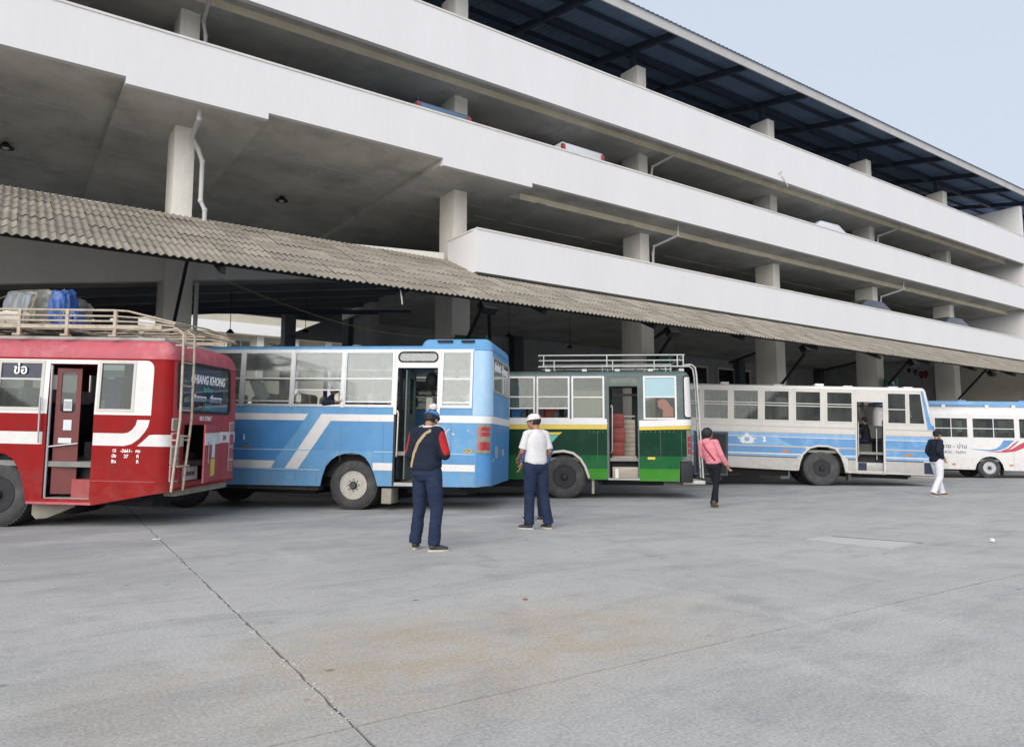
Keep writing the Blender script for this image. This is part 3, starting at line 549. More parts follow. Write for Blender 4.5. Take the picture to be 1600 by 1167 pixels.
# ceiling services on the ground floor
for n, z in ((19.2, 4.1), (21.5, 4.4)):
    m = MB(); m.tube([(-5, n, z - .4), (9.8, n, z + 1.1)], .04, 8); m.build('service_pipe', 'steel_dark', G)
for u in (12.4, 20.5, 27.5, 35.5):
    m = MB(); m.tube([(u, 19.0, 5.7), (u + 4, 25, 5.7)], .06, 8); m.build('service_pipe', 'steel_dark', G)
for i, (u, n, lab) in enumerate([(5.0, 20.3, 'hanging black pendant lamp under the ramp, left of the blue bus vent'), (7.4, 21.3, 'hanging black pendant lamp under the ramp above the blue bus'), (13.6, 19.6, 'hanging black pendant lamp right of the blue bus rear'), (17.0, 20.6, 'hanging black pendant lamp behind the roof rack of the green bus'), (22.6, 20.6, 'hanging black pendant lamp in front of the dark shop window'), (29.2, 21, 'hanging black pendant lamp above the pale blue bus')]):
    zt = (rz(u) + .1) if u < 10 else 6.0
    t = thing('pendant_lamp', lab, 'lamp', wl(u, n, zt - 1.15), (0, 0, AZ), 'pendant lamps of the bus bays')
    MB().tube([(0, 0, .10), (0, 0, 1.15)], .009, 6).build('rod', 'black', t); MB().lathe([(.03, .10), (.10, .02), (.11, 0), (.03, .01)], 14, 'z').build('lamp_shade', 'black', t, smooth=40)
# kerb in front of the ground floor shops
K = thing('painted_kerb', 'low yellow and black kerb running behind the parked buses', 'kerb', (0, 0, 0), (0, 0, AZ))
u = 11.0; k = 0
while u < 41:
    MB().box((u, 22.4, 0), (u + .97, 22.6, .16)).build('kerb_stone', 'yellow' if k % 2 else 'black', K); u += 1.0; k += 1
pv = MB(); pv.prism([(11, 22.603), (41, 22.603), (41, 26.0), (11, 26.0)], lambda a, b: (wl(a, b, .15)), lambda a, b: (wl(a, b, -.01))); struct(pv.build('pavement', 'wall_grey', None))

# ------------------------------------------------------------------ building seen through the open bay
D = thing('distant_building', 'pale building with white balcony bands seen through the open bay above the blue bus', 'building', (0, 0, 0), (0, 0, AZ))
M['sunwhite'] = mat('sunlit_white_render', (0.85, 0.84, 0.83, 1), 0.8, var=0.03)
MB().box((-10, 63, 0), (42, 74, 22)).build('wall', 'wall_cream', D)
for zb, zt in ((10.6, 11.5), (14.8, 15.7)):
    MB().box((-10, 61.8, zb), (42, 62.0, zt)).build('balcony_band', 'sunwhite', D); MB().box((-10, 62.003, zb), (42, 62.99, zb + .2)).build('balcony_slab', 'band', D)
for k in range(17):
    u = -9 + k * 3.0
    MB().box((u - .3, 62.6, 0), (u + .2, 62.997, 10.6)).build('pilaster', 'sunwhite', D)
    w = MB().box((u + .55, 62.9, 7.9), (u + 2.2, 62.995, 10.2)).build('window', 'chrome', D); link('pane', MB().box((u + .65, 62.87, 8.0), (u + 1.33, 62.895, 10.1)).box((u + 1.42, 62.87, 8.0), (u + 2.1, 62.895, 10.1)).mesh('pane'), 'glass_md', w)
sh = MB(); us = [(-2 + .16 * k) for k in range(66)]
for k, uu in enumerate(us): dz = .04 * (k % 2); sh.v += [(uu, 36, 5.7 + dz), (uu, 38, 6.15 + dz)]
for k in range(65): sh.f.append((2 * k, 2 * k + 2, 2 * k + 3, 2 * k + 1))
T2 = thing('shed_roof', 'dark corrugated shed roof behind the open bay left of the blue bus', 'shed', (0, 0, 0), (0, 0, AZ)); sh.build('roof', 'black', T2)
for uu in (-1.8, 3, 8): MB().box((uu, 36.1, 0), (uu + .12, 36.22, 5.85)).build('post', 'steel_dark', T2)
# ------------------------------------------------------------------ cars on the decks
def car(kind, name, label, u, n, z, m, rot):
    t = thing(name, label, 'car' if kind != 'pickup' else 'pickup', wl(u, n, z), (0, 0, AZ + rot), 'cars parked on the decks')
    # local: x across, y forward (rear bumper at y=0)
    if kind == 'pickup': prof = [(0, .45), (0, 1.12), (.05, 1.16), (1.6, 1.16), (1.62, 1.16), (1.8, 1.72), (2.7, 1.74), (3.3, 1.2), (4.7, 1.02), (4.9, .8), (4.9, .4)]
    elif kind == 'van': prof = [(0, .4), (0, 1.2), (.15, 1.78), (.4, 1.86), (3.2, 1.88), (3.9, 1.2), (4.5, 1.0), (4.6, .4)]
    else: prof = [(0, .4), (0, .85), (.1, .95), (.7, 1.02), (1.3, 1.4), (2.6, 1.44), (3.3, 1.0), (4.3, .86), (4.45, .4)]
    hw = .85
    b = MB(); b.prism(prof, lambda y, zz: (-hw + max(0, zz - 1.0) * .18, y, zz), lambda y, zz: (hw - max(0, zz - 1.0) * .18, y, zz)); b.build('body', m, t, bevel=.04)
    if kind == 'sedan': MB().prism([(.78, 1.06), (1.28, 1.36), (1.30, 1.38), (.76, 1.08)], lambda y, zz: (-.66, y - .03, zz + .03), lambda y, zz: (.66, y - .03, zz + .03)).build('rear_window', 'glass_dk', t)
    if kind == 'van': MB().prism([(-.02, 1.22), (.12, 1.7), (.14, 1.7), (0.0, 1.22)], lambda y, zz: (-.62, y - .012, zz), lambda y, zz: (.62, y - .012, zz)).build('rear_window', 'glass_dk', t)
    for s in (-1, 1):
        MB().box((s * .80 - .06, -.03, .78), (s * .80 + .06, .06, 1.1 if kind != 'sedan' else .9)).build('tail_light', 'lampred', t, bevel=.01)
        for yy in (.95, 3.6):
            MB().lathe([(.2, -.1), (.32, -.1), (.33, -.06), (.33, .06), (.32, .1), (.2, .1)], 20, 'x', (s * .78, yy, .33)).build('wheel', 'rubber', t, smooth=40)
    MB().box((-.55, -.04, .55), (.55, -.002, .72)).build('plate', 'paper', t)
    if kind == 'pickup':
        MB().tube([(-.8, 0, 1.2), (-.8, 1.5, 1.2)], .02, 6).build('bed_rail', 'steel_dark', t)
        txt('TOYOTA', .18, 'letterdk', t, (0, -.008, .98), (radians(90), 0, 0)) if False else None
    return t
for a_, zs in ((('pickup', 'pickup_truck', 'blue grey pickup with only its tailgate top above the second deck parapet', 9.6, 16.95, 9.1, 'carblue', 0), 1.22), (('pickup', 'pickup_truck', 'white pickup with red tail lights peeking over the second deck parapet', 14.6, 16.95, 9.1, 'carwhite', 0), 1.29),
               (('sedan', 'parked_car', 'white car roof just visible over the second deck parapet near the right', 25.9, 17.55, 9.1, 'carwhite', -pi / 2), .985), (('sedan', 'parked_car', 'dark hatchback with red tail light above the lowest parapet', 29.0, 17.5, 6.3, 'cardark', -pi / 2), .90),
               (('sedan', 'parked_car', 'dark rounded car behind the lowest parapet at the right', 36.4, 17.5, 6.3, 'cardark', -pi / 2), .905)):
    car(*a_).scale = (1, 1, zs)

# ------------------------------------------------------------------ buses
class Bus:
    """local axes: x to the rear, y away from the camera side, z up; origin at the near rear wheel's contact"""
    def __init__(s, name, label, cat, loc, rot, xf, xr, Wd, r, zb=2.0, lean=0.03, rake=0.0, rake0=1.9):
        s.t = thing(name, label, cat, loc, rot); s.xf, s.xr, s.W, s.r, s.zb, s.lean, s.rake, s.rake0 = xf, xr, Wd, r, zb, lean, rake, rake0
        s.A = pi * r / 2; s.L = xr - xf - 2 * r; s.F = Wd - 2 * r; s.s0 = xf + r; s.tot = 2 * s.L + 2 * s.F + 4 * s.A
        s.br = []; a = s.s0 + s.L
        for seg in (s.A, s.F, s.A, s.L, s.A, s.F, s.A):
            n = 6 if seg == s.A else 1
            for k in range(n + 1): s.br.append(a + seg * k / n)
            a += seg
    def sy(s, y):      # s coordinate of a point on the rear face
        return s.xr - s.r + s.A + (y - s.r)
    def P(s, q):
        xr, xf, r, A, L, F, Wd = s.xr, s.xf, s.r, s.A, s.L, s.F, s.W
        q -= s.s0
        if q <= L: return (xf + r + q, 0, 0, -1)
        q -= L
        if q <= A: a = q / r; return (xr - r + r * sin(a), r - r * cos(a), sin(a), -cos(a))
        q -= A
        if q <= F: return (xr, r + q, 1, 0)
        q -= F
        if q <= A: a = q / r; return (xr - r + r * cos(a), Wd - r + r * sin(a), cos(a), sin(a))
        q -= A
        if q <= L: return (xr - r - q, Wd, 0, 1)
        q -= L
        if q <= A: a = q / r; return (xf + r - r * sin(a), Wd - r + r * cos(a), -sin(a), cos(a))
        q -= A
        if q <= F: return (xf, Wd - r - q, -1, 0)
        q -= F
        a = min(q / r, pi / 2); return (xf + r - r * cos(a), r - r * sin(a), -cos(a), -sin(a))
    def shape(s, x, y, z):
        if s.rake and x > s.xr - .8:
            x -= s.rake * max(0, z - s.rake0) * min(1, (x - (s.xr - .8)) / .8)
        return (x, y, z)
    def map(s, q, w, z):
        x, y, nx, ny = s.P(q); w -= s.lean * max(0, z - s.zb)
        return s.shape(x + nx * w, y + ny * w, z)
    def panel(s, name, outer, holes=(), m='white', parent=None, t=.02, off=0.0, link_=True):
        loops = [outer] + list(holes)
        tri = tessellate_polygon([[Vector((p[0], p[1], 0)) for p in l] for l in loops])
        flat = [p for l in loops for p in l]; N = len(flat)
        bm = bmesh.new(); A = [bm.verts.new((p[0], off, p[1])) for p in flat]; B = [bm.verts.new((p[0], off - t, p[1])) for p in flat]
        for f in tri:
            try: bm.faces.new([A[i] for i in f]); bm.faces.new([B[i] for i in reversed(f)])
            except ValueError: pass
        i = 0
        for l in loops:
            n = len(l)
            for k in range(n):
                a, b = i + k, i + (k + 1) % n
                try: bm.faces.new((A[a], A[b], B[b], B[a]))
                except ValueError: pass
            i += n
        smin, smax = min(p[0] for p in flat), max(p[0] for p in flat)
        for q in s.br:
            if smin < q < smax: bmesh.ops.bisect_plane(bm, geom=bm.verts[:] + bm.edges[:] + bm.faces[:], plane_co=(q, 0, 0), plane_no=(1, 0, 0), dist=1e-5)
        zs = [s.zb] + ([s.rake0] if s.rake else [])
        for z in zs:
            bmesh.ops.bisect_plane(bm, geom=bm.verts[:] + bm.edges[:] + bm.faces[:], plane_co=(0, 0, z), plane_no=(0, 0, 1), dist=1e-5)
        if s.rake: bmesh.ops.bisect_plane(bm, geom=bm.verts[:] + bm.edges[:] + bm.faces[:], plane_co=(s.xr - .8, 0, 0), plane_no=(1, 0, 0), dist=1e-5)
        for v in bm.verts: v.co = Vector(s.map(v.co.x, v.co.y, v.co.z))
        bmesh.ops.recalc_face_normals(bm, faces=bm.faces)
        me = bpy.data.meshes.new(name); bm.to_mesh(me); bm.free(); me.shade_smooth(); me.set_sharp_from_angle(angle=radians(25))
        return link(name, me, m, parent or s.t)
    def window(s, a, b, z0, z1, bars=(), fm='chrome', gm='glass', fw=.035, opened=None, name='window', off=.012, vbars=(), gm_top=None):
        o = s.panel(name, rect(a - fw * .4, b + fw * .4, z0 - fw * .4, z1 + fw * .4), [rect(a + fw, b - fw, z0 + fw, z1 - fw)], fm, t=.03, off=off)
        for zb in bars: s.panel('sash_bar', rect(a + fw, b - fw, zb - .014, zb + .014), (), fm, o, t=.02, off=off - .006)
        for xb in vbars: s.panel('mullion', rect(xb - .014, xb + .014, z0 + fw, z1 - fw), (), fm, o, t=.02, off=off - .004)
        zl = z0 + fw if opened is None else opened
        if gm_top:
            s.panel('pane', rect(a + fw, b - fw, bars[0] + .014, z1 - fw), (), gm_top, o, t=.005, off=off - .018)
            s.panel('pane', rect(a + fw, b - fw, zl, bars[0] - .014), (), gm, o, t=.005, off=off - .018)
        else: s.panel('pane', rect(a + fw, b - fw, zl, z1 - fw), (), gm, o, t=.005, off=off - .018)
        return o
    def roof(s, z0, h, R, m, name='roof', x0=None, x1=None, y0=0.0, y1=None, drop=0.03, crown=.03, parent=None):
        xf = s.xf if x0 is None else x0; xr = s.xr if x1 is None else x1; y1 = s.W if y1 is None else y1
        mb = MB(); K = 8; base = s.lean * max(0, z0 - s.zb); rings = []
        lv = [(-.005 - 0, -drop)] + [(R * (1 - cos(pi / 2 * k / K)), (h - crown) * sin(pi / 2 * k / K)) for k in range(K + 1)] + [(R + (s.W / 2 - R) * f, h - crown + crown * sin(f * pi / 2)) for f in (.25, .5, .75, .97)]
        for ins, dz in lv:
            ins += base; rad = max(s.r - ins, .02); ring = []
            for cx, cy, a0 in ((xr - ins - rad, y0 + ins + rad, -90), (xr - ins - rad, y1 - ins - rad, 0), (xf + ins + rad, y1 - ins - rad, 90), (xf + ins + rad, y0 + ins + rad, 180)):
                for k in range(7): a = radians(a0 + 15 * k); ring.append(s.shape(cx + rad * cos(a), cy + rad * sin(a), z0 + dz))
            rings.append(ring)
        n = 28
        for r_ in rings: mb.v += r_
        for k in range(len(rings) - 1):
            for j in range(n): a = k * n + j; b = k * n + (j + 1) % n; mb.f.append((a, b, b + n, a + n))
        mb.f.append(tuple((len(rings) - 1) * n + j for j in range(n)))
        return mb.build(name, m, parent or s.t, smooth=35)
    def box(s, name, a, b, m, parent=None, bevel=0): return MB().box(a, b).build(name, m, parent or s.t, bevel=bevel)
    def wheel(s, x, y, R, wdt, rimR, rm='steelrim', far=False, dish=0.06, holes=6, zc=None):
        w = link('wheel', None, None, s.t, (x, y, R if zc is None else zc), (0, 0, pi if far else 0))
        m = MB(); h = wdt
        prof = [(rimR, .01), (rimR + .02, -.012), (rimR + (R - rimR) * .45, -.03), (R - .05, -.015), (R - .015, .012), (R - .002, .035), (R, h * .5), (R - .002, h - .035), (R - .015, h - .012), (R - .05, h), (rimR, h)]
        m.lathe(prof, 56, 'y')
        # tread blocks along both shoulders
        for k in range(56):
            a = 2 * pi * k / 56 + .03; 
            for y0, y1 in ((.012, h * .30), (h * .36, h * .64), (h * .7, h - .012)):
                M4 = Matrix.Rotation(-a, 4, 'Y'); m.box((R - .014, y0, -.017), (R + .006, y1, .017), M4)
        m.build('tyre', 'rubber', w, smooth=30)
        m = MB(); m.lathe([(rimR + .005, .0), (rimR + .008, -.012), (rimR - .012, -.014), (rimR - .03, .03), (rimR - .045, dish + .02), (rimR * .62, dish + .012), (rimR * .5, dish - .03), (rimR * .33, dish - .035), (0.001, dish - .035)], 40, 'y'); m.build('rim', rm, w, smooth=40)
        m = MB()
        for k in range(holes): a = 2 * pi * (k + .5) / holes; m.lathe([(.001, dish + .004 - .002), (rimR * .12, dish + .004 - .002), (rimR * .12, dish + .03)], 12, 'y', (rimR * .70 * cos(a), -.004, rimR * .70 * sin(a)))
        m.build('rim_holes', 'black', w)
        m = MB(); m.lathe([(rimR * .30, dish - .03), (rimR * .30, dish - .08), (rimR * .2, dish - .12), (.001, dish - .125)], 20, 'y')
        for k in range(8): a = 2 * pi * k / 8; m.lathe([(.016, dish - .03), (.016, dish - .065), (.001, dish - .068)], 6, 'y', (rimR * .42 * cos(a), 0, rimR * .42 * sin(a)))
        m.build('hub', 'black' if rm == 'black' else 'rubber', w, smooth=40); return w
    def axle(s, x, R, rimR, rm='steelrim', wdt=.27, dual=True, **k):
        s.wheel(x, .06, R, wdt, rimR, rm, **k); s.wheel(x, s.W - .06, R, wdt, rimR, rm, far=True, **k)
        if dual:
            for y, f in ((.06 + wdt + .04, False), (s.W - .06 - wdt - .04, True)): s.wheel(x, y, R, wdt, rimR, rm, far=f, **k)
        m = MB(); m.tube([(x, .4, R), (x, s.W - .4, R)], .07, 10); m.sphere((x, s.W / 2, R), .22, 12, 8); m.build('axle', 'black', s.t, smooth=40)
    def common(s, zfloor, ztop, seats, seat_top='seatcover', seat_m='seatred', door=None, wallz=None):
        s.box('floor', (s.xf + .1, .06, zfloor - .08), (s.xr - .12, s.W - .06, zfloor), 'interior')
        s.box('chassis', (s.xf + .3, .55, .42), (s.xr - .7, s.W - .55, .62), 'black'); s.box('belly_box', (s.xf + .9, .45, .26), (-.95, s.W - .5, .60), 'black', bevel=.03); s.box('rear_belly_box', (.9, .7, .30), (s.xr - .6, s.W - .4, .60), 'black', bevel=.03); s.box('underbody', (s.xf + .2, .30, .62), (s.xr - .55, s.W - .12, zfloor - .083), 'black')  # low black boxes added to darken under the bus and hide far wheels
        cov = MB(); cov.box((-.06, 0, .92), (.07, .42, 1.14)); cov = cov.mesh('c')
        sm = MB(); sm.box((-.48, 0, .36), (0, .42, .48)).box((-.05, 0, .44), (.06, .42, .95)).box((-.40, .05, 0), (-.1, .37, .36)); sm = sm.mesh('s')
        bmx = bmesh.new()
        for me in (cov, sm):
            bmx.clear(); bmx.from_mesh(me); bmesh.ops.bevel(bmx, geom=list(bmx.edges), offset=.03, segments=2, affect='EDGES', clamp_overlap=True); bmx.to_mesh(me); me.shade_smooth(); me.set_sharp_from_angle(angle=radians(50))
        bmx.free(); cov.materials.append(M[seat_top]); sm.materials.append(M[seat_m])
        for x in seats:
            for y in (.12, .58, s.W - 1.02, s.W - .56):
                if door and door[0] - .5 < x < door[1] + .5 and y < 1.0: continue
                o = link('seat', sm, None, s.t, (x, y, zfloor)); link('headrest_cover', cov, None, o)
def rect(a, b, z0, z1): return [(a, z0), (b, z0), (b, z1), (a, z1)]
def rrect(a, b, z0, z1, r, n=5):
    P = []
    for cx, cz, a0 in ((b - r, z0 + r, -90), (b - r, z1 - r, 0), (a + r, z1 - r, 90), (a + r, z0 + r, 180)):
        for k in range(n + 1): t = radians(a0 + 90 * k / n); P.append((cx + r * cos(t), cz + r * sin(t)))
    return P
def ladder_tube(B, name, pts, r, m, parent=None, seg=8):
    return MB().tube(pts, r, seg).build(name, m, parent or B.t, smooth=50)
def farwins(B, z0, z1, xs, w):
    """windows along the far side, as s-rectangles"""
    base = B.s0 + B.L + B.A + B.F + B.A; R = []
    for x in xs:
        b = base + (B.xr - B.r - x); a = b - w; R.append((max(a, base + .02), b))
    return R

# ============ red bus
ry = radians
B = red = Bus('red_bus', 'red country bus with white stripe, rear ladder and loaded roof rack at far left', 'bus', (-7.931, 11.412, 0), (ry(1.5), ry(1.2), ry(-2.5)), -5.3, 2.70, 2.50, .22, 1.75, .035)
XR = B.xr
sk = [(B.s0, .38), (-4.0, .38), (-3.95, .62), (-3.8, .95), (-3.5, 1.05), (-3.2, .95), (-3.05, .62), (-3.0, .38), (-.56, .38), (-.53, .62), (-.44, .87), (-.27, 1.06), (-.02, 1.14), (.12, 1.12), (.24, 1.05), (.36, .87), (.45, .62), (.49, .38),
      (.69, .38), (.69, .37), (1.52, .37), (2.48, .56)]
e = B.s0 + B.tot
outer = sk + [(B.sy(.22), .60), (B.sy(2.23), .62), (B.sy(2.23) + B.A, .6), (B.sy(2.23) + B.A + 1.5, .4), (e, .38), (e, 2.62), (B.s0, 2.62)]
dr = rect(.74, 1.48, .46, 2.52)
rwin = rrect(B.sy(.20), B.sy(2.06), 1.83, 2.60, .10)
hatch = rect(B.sy(.42), B.sy(1.62), .98, 1.62)
hatch = rect(B.sy(.42), B.sy(1.62), .72, 1.62)
fw_ = farwins(B, 1.85, 2.5, [-4.6, -3.5, -2.4, -1.3, -.2, .9, 2.0], .95)
wl_ = [(-4.7, -3.75), (-3.65, -2.7), (-2.6, -1.75), (-1.65, -.8), (-.22 - .48, -.12 - .02)]
nearw = [(-4.8, -3.95), (-3.85, -3.0), (-2.9, -2.05), (-1.95, -1.1), (-1.0, -.12), (-.08, .64)]
holes = [rect(a + .02, b - .02, 1.83, 2.54) for a, b in nearw] + [rect(1.55, 2.07, 1.83, 2.55), dr, rwin, hatch] + [rect(a, b, 1.86, 2.5) for a, b in fw_]
body = B.panel('body', outer, holes, 'red')
B.panel('rear_panel', [(B.sy(.10), .64), (B.sy(2.32), .66), (B.sy(2.32), 2.60), (B.sy(.10), 2.60)], [rwin, hatch], 'redrear', t=.004, off=.003)
# white window band with rounded rear corner
band = [(B.s0, 1.75), (2.37, 1.75), (2.37, 2.46)] + [(2.27 + .10 * cos(radians(a)), 2.46 + .13 * sin(radians(a))) for a in (15, 30, 45, 60, 75, 90)] + [(B.s0, 2.59)]
B.panel('window_band', band, [rect(a + .02, b - .02, 1.83, 2.54) for a, b in nearw] + [rect(1.55, 2.07, 1.83, 2.55), rect(.735, 1.485, 1.751, 2.53)], 'white', t=.006, off=.005) if False else None
def band_parts(B, x0, x1, z0, z1, holes, m, name='window_band'):
    """white band cut where the door stands"""
    return B.panel(name, [(x0, z0), (x1, z0), (x1, z1), (x0, z1)], holes, m, t=.006, off=.005)
band_parts(B, B.s0, .735, 1.75, 2.59, [rect(a + .02, b - .02, 1.83, 2.54) for a, b in nearw], 'white')
band_parts(B, .737, 1.483, 2.525, 2.59, [], 'white')
B.panel('window_band', [(1.485, 1.75), (2.38, 1.75), (2.38, 2.44)] + [(2.26 + .12 * cos(radians(a)), 2.46 + .13 * sin(radians(a))) for a in (15, 30, 45, 60, 75, 90)] + [(1.485, 2.59)], [rect(1.55, 2.07, 1.83, 2.55)], 'white', t=.006, off=.005)
B.panel('stripe', rect(B.s0, .69, 1.28, 1.47), (), 'white', t=.004, off=.004)
B.panel('stripe', [(1.49, 1.28), (1.98, 1.28), (2.10, 1.31), (2.21, 1.39), (2.30, 1.50), (2.345, 1.58), (2.365, 1.68), (2.17, 1.68), (2.15, 1.60), (2.10, 1.53), (2.04, 1.485), (1.97, 1.47), (1.49, 1.47)], (), 'white', t=.004, off=.004)
B.panel('stripe', [(2.19, 1.28), (B.sy(.41), 1.28), (B.sy(.41), 1.46), (2.45, 1.46), (2.37, 1.45), (2.30, 1.38)], (), 'white', t=.004, off=.0065)
B.panel('stripe', [(B.sy(1.63), 1.31), (B.sy(2.33), 1.31), (B.sy(2.33), 1.50), (B.sy(1.63), 1.50)], (), 'white', t=.004, off=.0065)
B.panel('crease', rect(1.50, 2.5, .735, .75), (), 'redrear', t=.008, off=.008)
B.panel('sill', rect(.5, 1.52, .375, .41), (), 'redroof', t=.02, off=.012)
B.roof(2.60, .36, .30, 'redroof', drop=.0)
m = MB(); m.box((B.xf + .4, .35, 2.93), (B.xr - .35, B.W - .35, 2.99)); m.build('roof_deck', 'offwhite', B.t, bevel=.02)
for a, b in nearw: B.window(a, b, 1.81, 2.56, bars=(2.28,), fm='offwhite', gm='glass_dk', fw=.035, gm_top='signdark' if abs(b - .64) < .01 else None)
w = B.window(1.53, 2.09, 1.81, 2.57, fm='offwhite', gm='glass_dk', fw=.03); B.box('curtain', (1.60, .07, 1.84), (1.84, .11, 2.3), 'curtain'); B.box('paper_notice', (1.57, .035, 2.33), (1.90, .045, 2.52), 'paper'); B.box('curtain', (1.86, .35, 1.8), (2.05, .37, 2.5), 'wall_grey')
txt('ข่อ', .20, 'letter', B.t, (.27, .005, 2.42), (pi / 2, 0, 0), bold=.004)
wr = B.panel('rear_window_seal', rrect(B.sy(.17), B.sy(2.09), 1.80, 2.63, .12), [rrect(B.sy(.22), B.sy(2.04), 1.85, 2.58, .08)], 'black', t=.03, off=.012)
B.panel('pane', rrect(B.sy(.22), B.sy(2.04), 1.85, 2.58, .08), (), 'glass_rear', wr, t=.005, off=-.004)
B.box('curtain', (XR - .16, .75, 1.98), (XR - .12, 1.95, 2.58), 'curtain'); B.box('parcel_shelf', (XR - .5, .2, 1.80), (XR - .1, 2.2, 1.84), 'lining'); B.box('shelf_box', (XR - .3, .25, 1.84), (XR - .12, .6, 2.2), 'interior')
RT = (pi / 2, 0, pi / 2)
RX = XR + .004 - .035 * .6
txt('CHIANG KHONG', .20, 'letter', B.t, (RX, 1.22, 2.36), RT, sx=.80, shear=.18, bold=.007)
txt('ริมโขง', .10, 'lettergreen', B.t, (RX, 1.22, 2.20), RT, sx=1.3, bold=.002)
txt('เชียงของ - เชียงราย',   .15, 'letter', B.t, (RX, 1.22, 2.05), RT, sx=.9, bold=.005)
txt('โชคดี', .10, 'lettergreen', B.t, (RX + .006, 1.22, 1.92), RT, bold=.002)
txt('087-57867', .10, 'letter', B.t, (XR + .009, 1.12, 1.72), RT, bold=.002)
txt('24', .12, 'letterred', B.t, (XR + .012, 1.88, 1.395), RT, bold=.004)
for i, (a, b2, c) in enumerate((('15', '-2661-', 'คน'), ('นั่ง', '27', 'ที่'), ('ยืน', '', 'ที่'))):
    z = 1.205 - .082 * i; txt(a, .065, 'letter', B.t, (1.84, -.008, z), (pi / 2, 0, 0), bold=.002); txt(c, .065, 'letter', B.t, (2.21, -.008, z), (pi / 2, 0, 0), bold=.002)
    if b2: txt(b2, .07, 'letter', B.t, (2.03, -.008, z), (pi / 2, 0, 0), bold=.002)
# door leaf folded against the front jamb, hand poles, steps
dl = link('door', None, None, B.t, (.80, .10, 0), (0, 0, radians(10)))
lf = MB(); lf.prism([], 0, 0) if False else None
def leaf(parent, w, z0, z1, wz0, wz1, m, glass='glass_dk', t=.03, mg=.07):
    tri = tessellate_polygon([[Vector((0, z0, 0)), Vector((w, z0, 0)), Vector((w, z1, 0)), Vector((0, z1, 0))], [Vector((p[0], p[1], 0)) for p in rrect(mg, w - mg, wz0, wz1, .05)]])
    fl = [(0, z0), (w, z0), (w, z1), (0, z1)] + rrect(mg, w - mg, wz0, wz1, .05); n = len(fl)
    mb = MB(); mb.v = [(p[0], 0, p[1]) for p in fl] + [(p[0], t, p[1]) for p in fl]; mb.f = [tuple(q) for q in tri] + [tuple(n + k for k in reversed(q)) for q in tri]
    for st, c in ((0, 4), (4, n - 4)):
        for k in range(c): a, b = st + k, st + (k + 1) % c; mb.f.append((a, b, n + b, n + a))
    o = mb.build('leaf', m, parent); link('pane', MB().box((mg, t * .3, wz0), (w - mg, t * .5, wz1)).mesh('p'), glass, parent); return o
leaf(dl, .36, .52, 2.46, 1.77, 2.40, 'reddark'); MB().box((.12, -.006, 1.80), (.24, -.002, 1.98)).box((.13, -.006, 1.50), (.25, -.002, 1.66)).box((.07, -.006, 1.30), (.26, -.002, 1.38)).build('door_stickers', 'paper', dl)
MB().box((.13, -.009, 1.83), (.23, -.0065, 1.95)).build('sticker_print', 'wall_grey', dl)
ladder_tube(B, 'hand_pole', [(.745, .05, .47), (.745, .05, 2.50)], .022, 'chrome'); ladder_tube(B, 'hand_pole', [(.66, -.05, 1.30), (.66, -.06, 2.0)], .014, 'chrome'); ladder_tube(B, 'door_bar', [(.745, .05, 1.24), (1.18, .12, 1.30)], .012, 'chrome')
B.box('door_step', (.76, .02, .40), (1.47, .55, .47), 'barealu'); B.box('door_step', (1.12, .12, .472), (1.47, .9, .75), 'redrear'); B.box('stair_wall', (.76, .95, .47), (1.6, 1.0, 1.3), 'interior'); B.box('seat_back', (1.05, .7, 1.0), (1.42, .85, 1.72), 'seatdk'); B.box('seat_cover', (1.05, .66, 1.72), (1.45, .88, 2.0), 'seatcover', bevel=.03)
B.common(1.02, 2.6, [-4.6, -3.9, -3.2, -2.5, -1.8, -1.1, -.4, .2], door=(.74, 1.48), seat_m='seatdk')
B.axle(.0, .49, .265, 'black'); B.axle(-3.5, .49, .265, 'black', dual=False, zc=.42)
# mudflap
m = MB(); m.prism([(0, .40), (.50, .40), (.50, .30), (.18, .14), (.05, .13), (0, .2)], lambda a, b: (.53 + a, .10 + a * .5, b), lambda a, b: (.54 + a, .115 + a * .5, b)); m.build('mudflap', 'mud', B.t)
# ladder
lx = XR + .10
m = MB()
for y in (.06, .42):
    m.tube([(lx - .35, y, 3.06), (lx - .12, y, 3.10), (lx - .01, y, 3.02), (lx, y, 2.8), (lx + .02, y - .02, 1.7), (lx - .02, y - .06, .95), (lx - .04, y - .07, .60)], .019, 8)
for z in (2.58, 2.22, 1.84, 1.44, .98): m.tube([(lx, .05, z), (lx, .43, z)], .014, 6)
for z in (2.84, 1.38):
    for y in (.06, .42): m.tube([(XR - .02, y, z), (lx, y, z)], .014, 6)
m.build('ladder', 'rust', B.t, smooth=50)
# tail lights
for y0, lst in ((2.10, ((1.00, 1.20, 'lampred'), (1.24, 1.44, 'lampred'), (1.48, 1.64, 'lampgrey'), (.80, .97, 'lampred'))), (.10, ((1.00, 1.25, 'lampgrey'), (1.28, 1.46, 'redrear'), (1.52, 1.68, 'lampgrey'), (.74, .96, 'lampred')))):
    for z0, z1, mm in lst:
        o = B.panel('tail_light', rrect(B.sy(y0), B.sy(y0 + .15), z0 + .02, z1 + .02, .02), (), mm, t=.02, off=.02); B.panel('lamp_frame', rect(B.sy(y0) - .015, B.sy(y0 + .15) + .015, z0 + .005, z1 + .035), [rrect(B.sy(y0), B.sy(y0 + .15), z0 + .02, z1 + .02, .02)], 'offwhite', o, t=.01, off=.012)
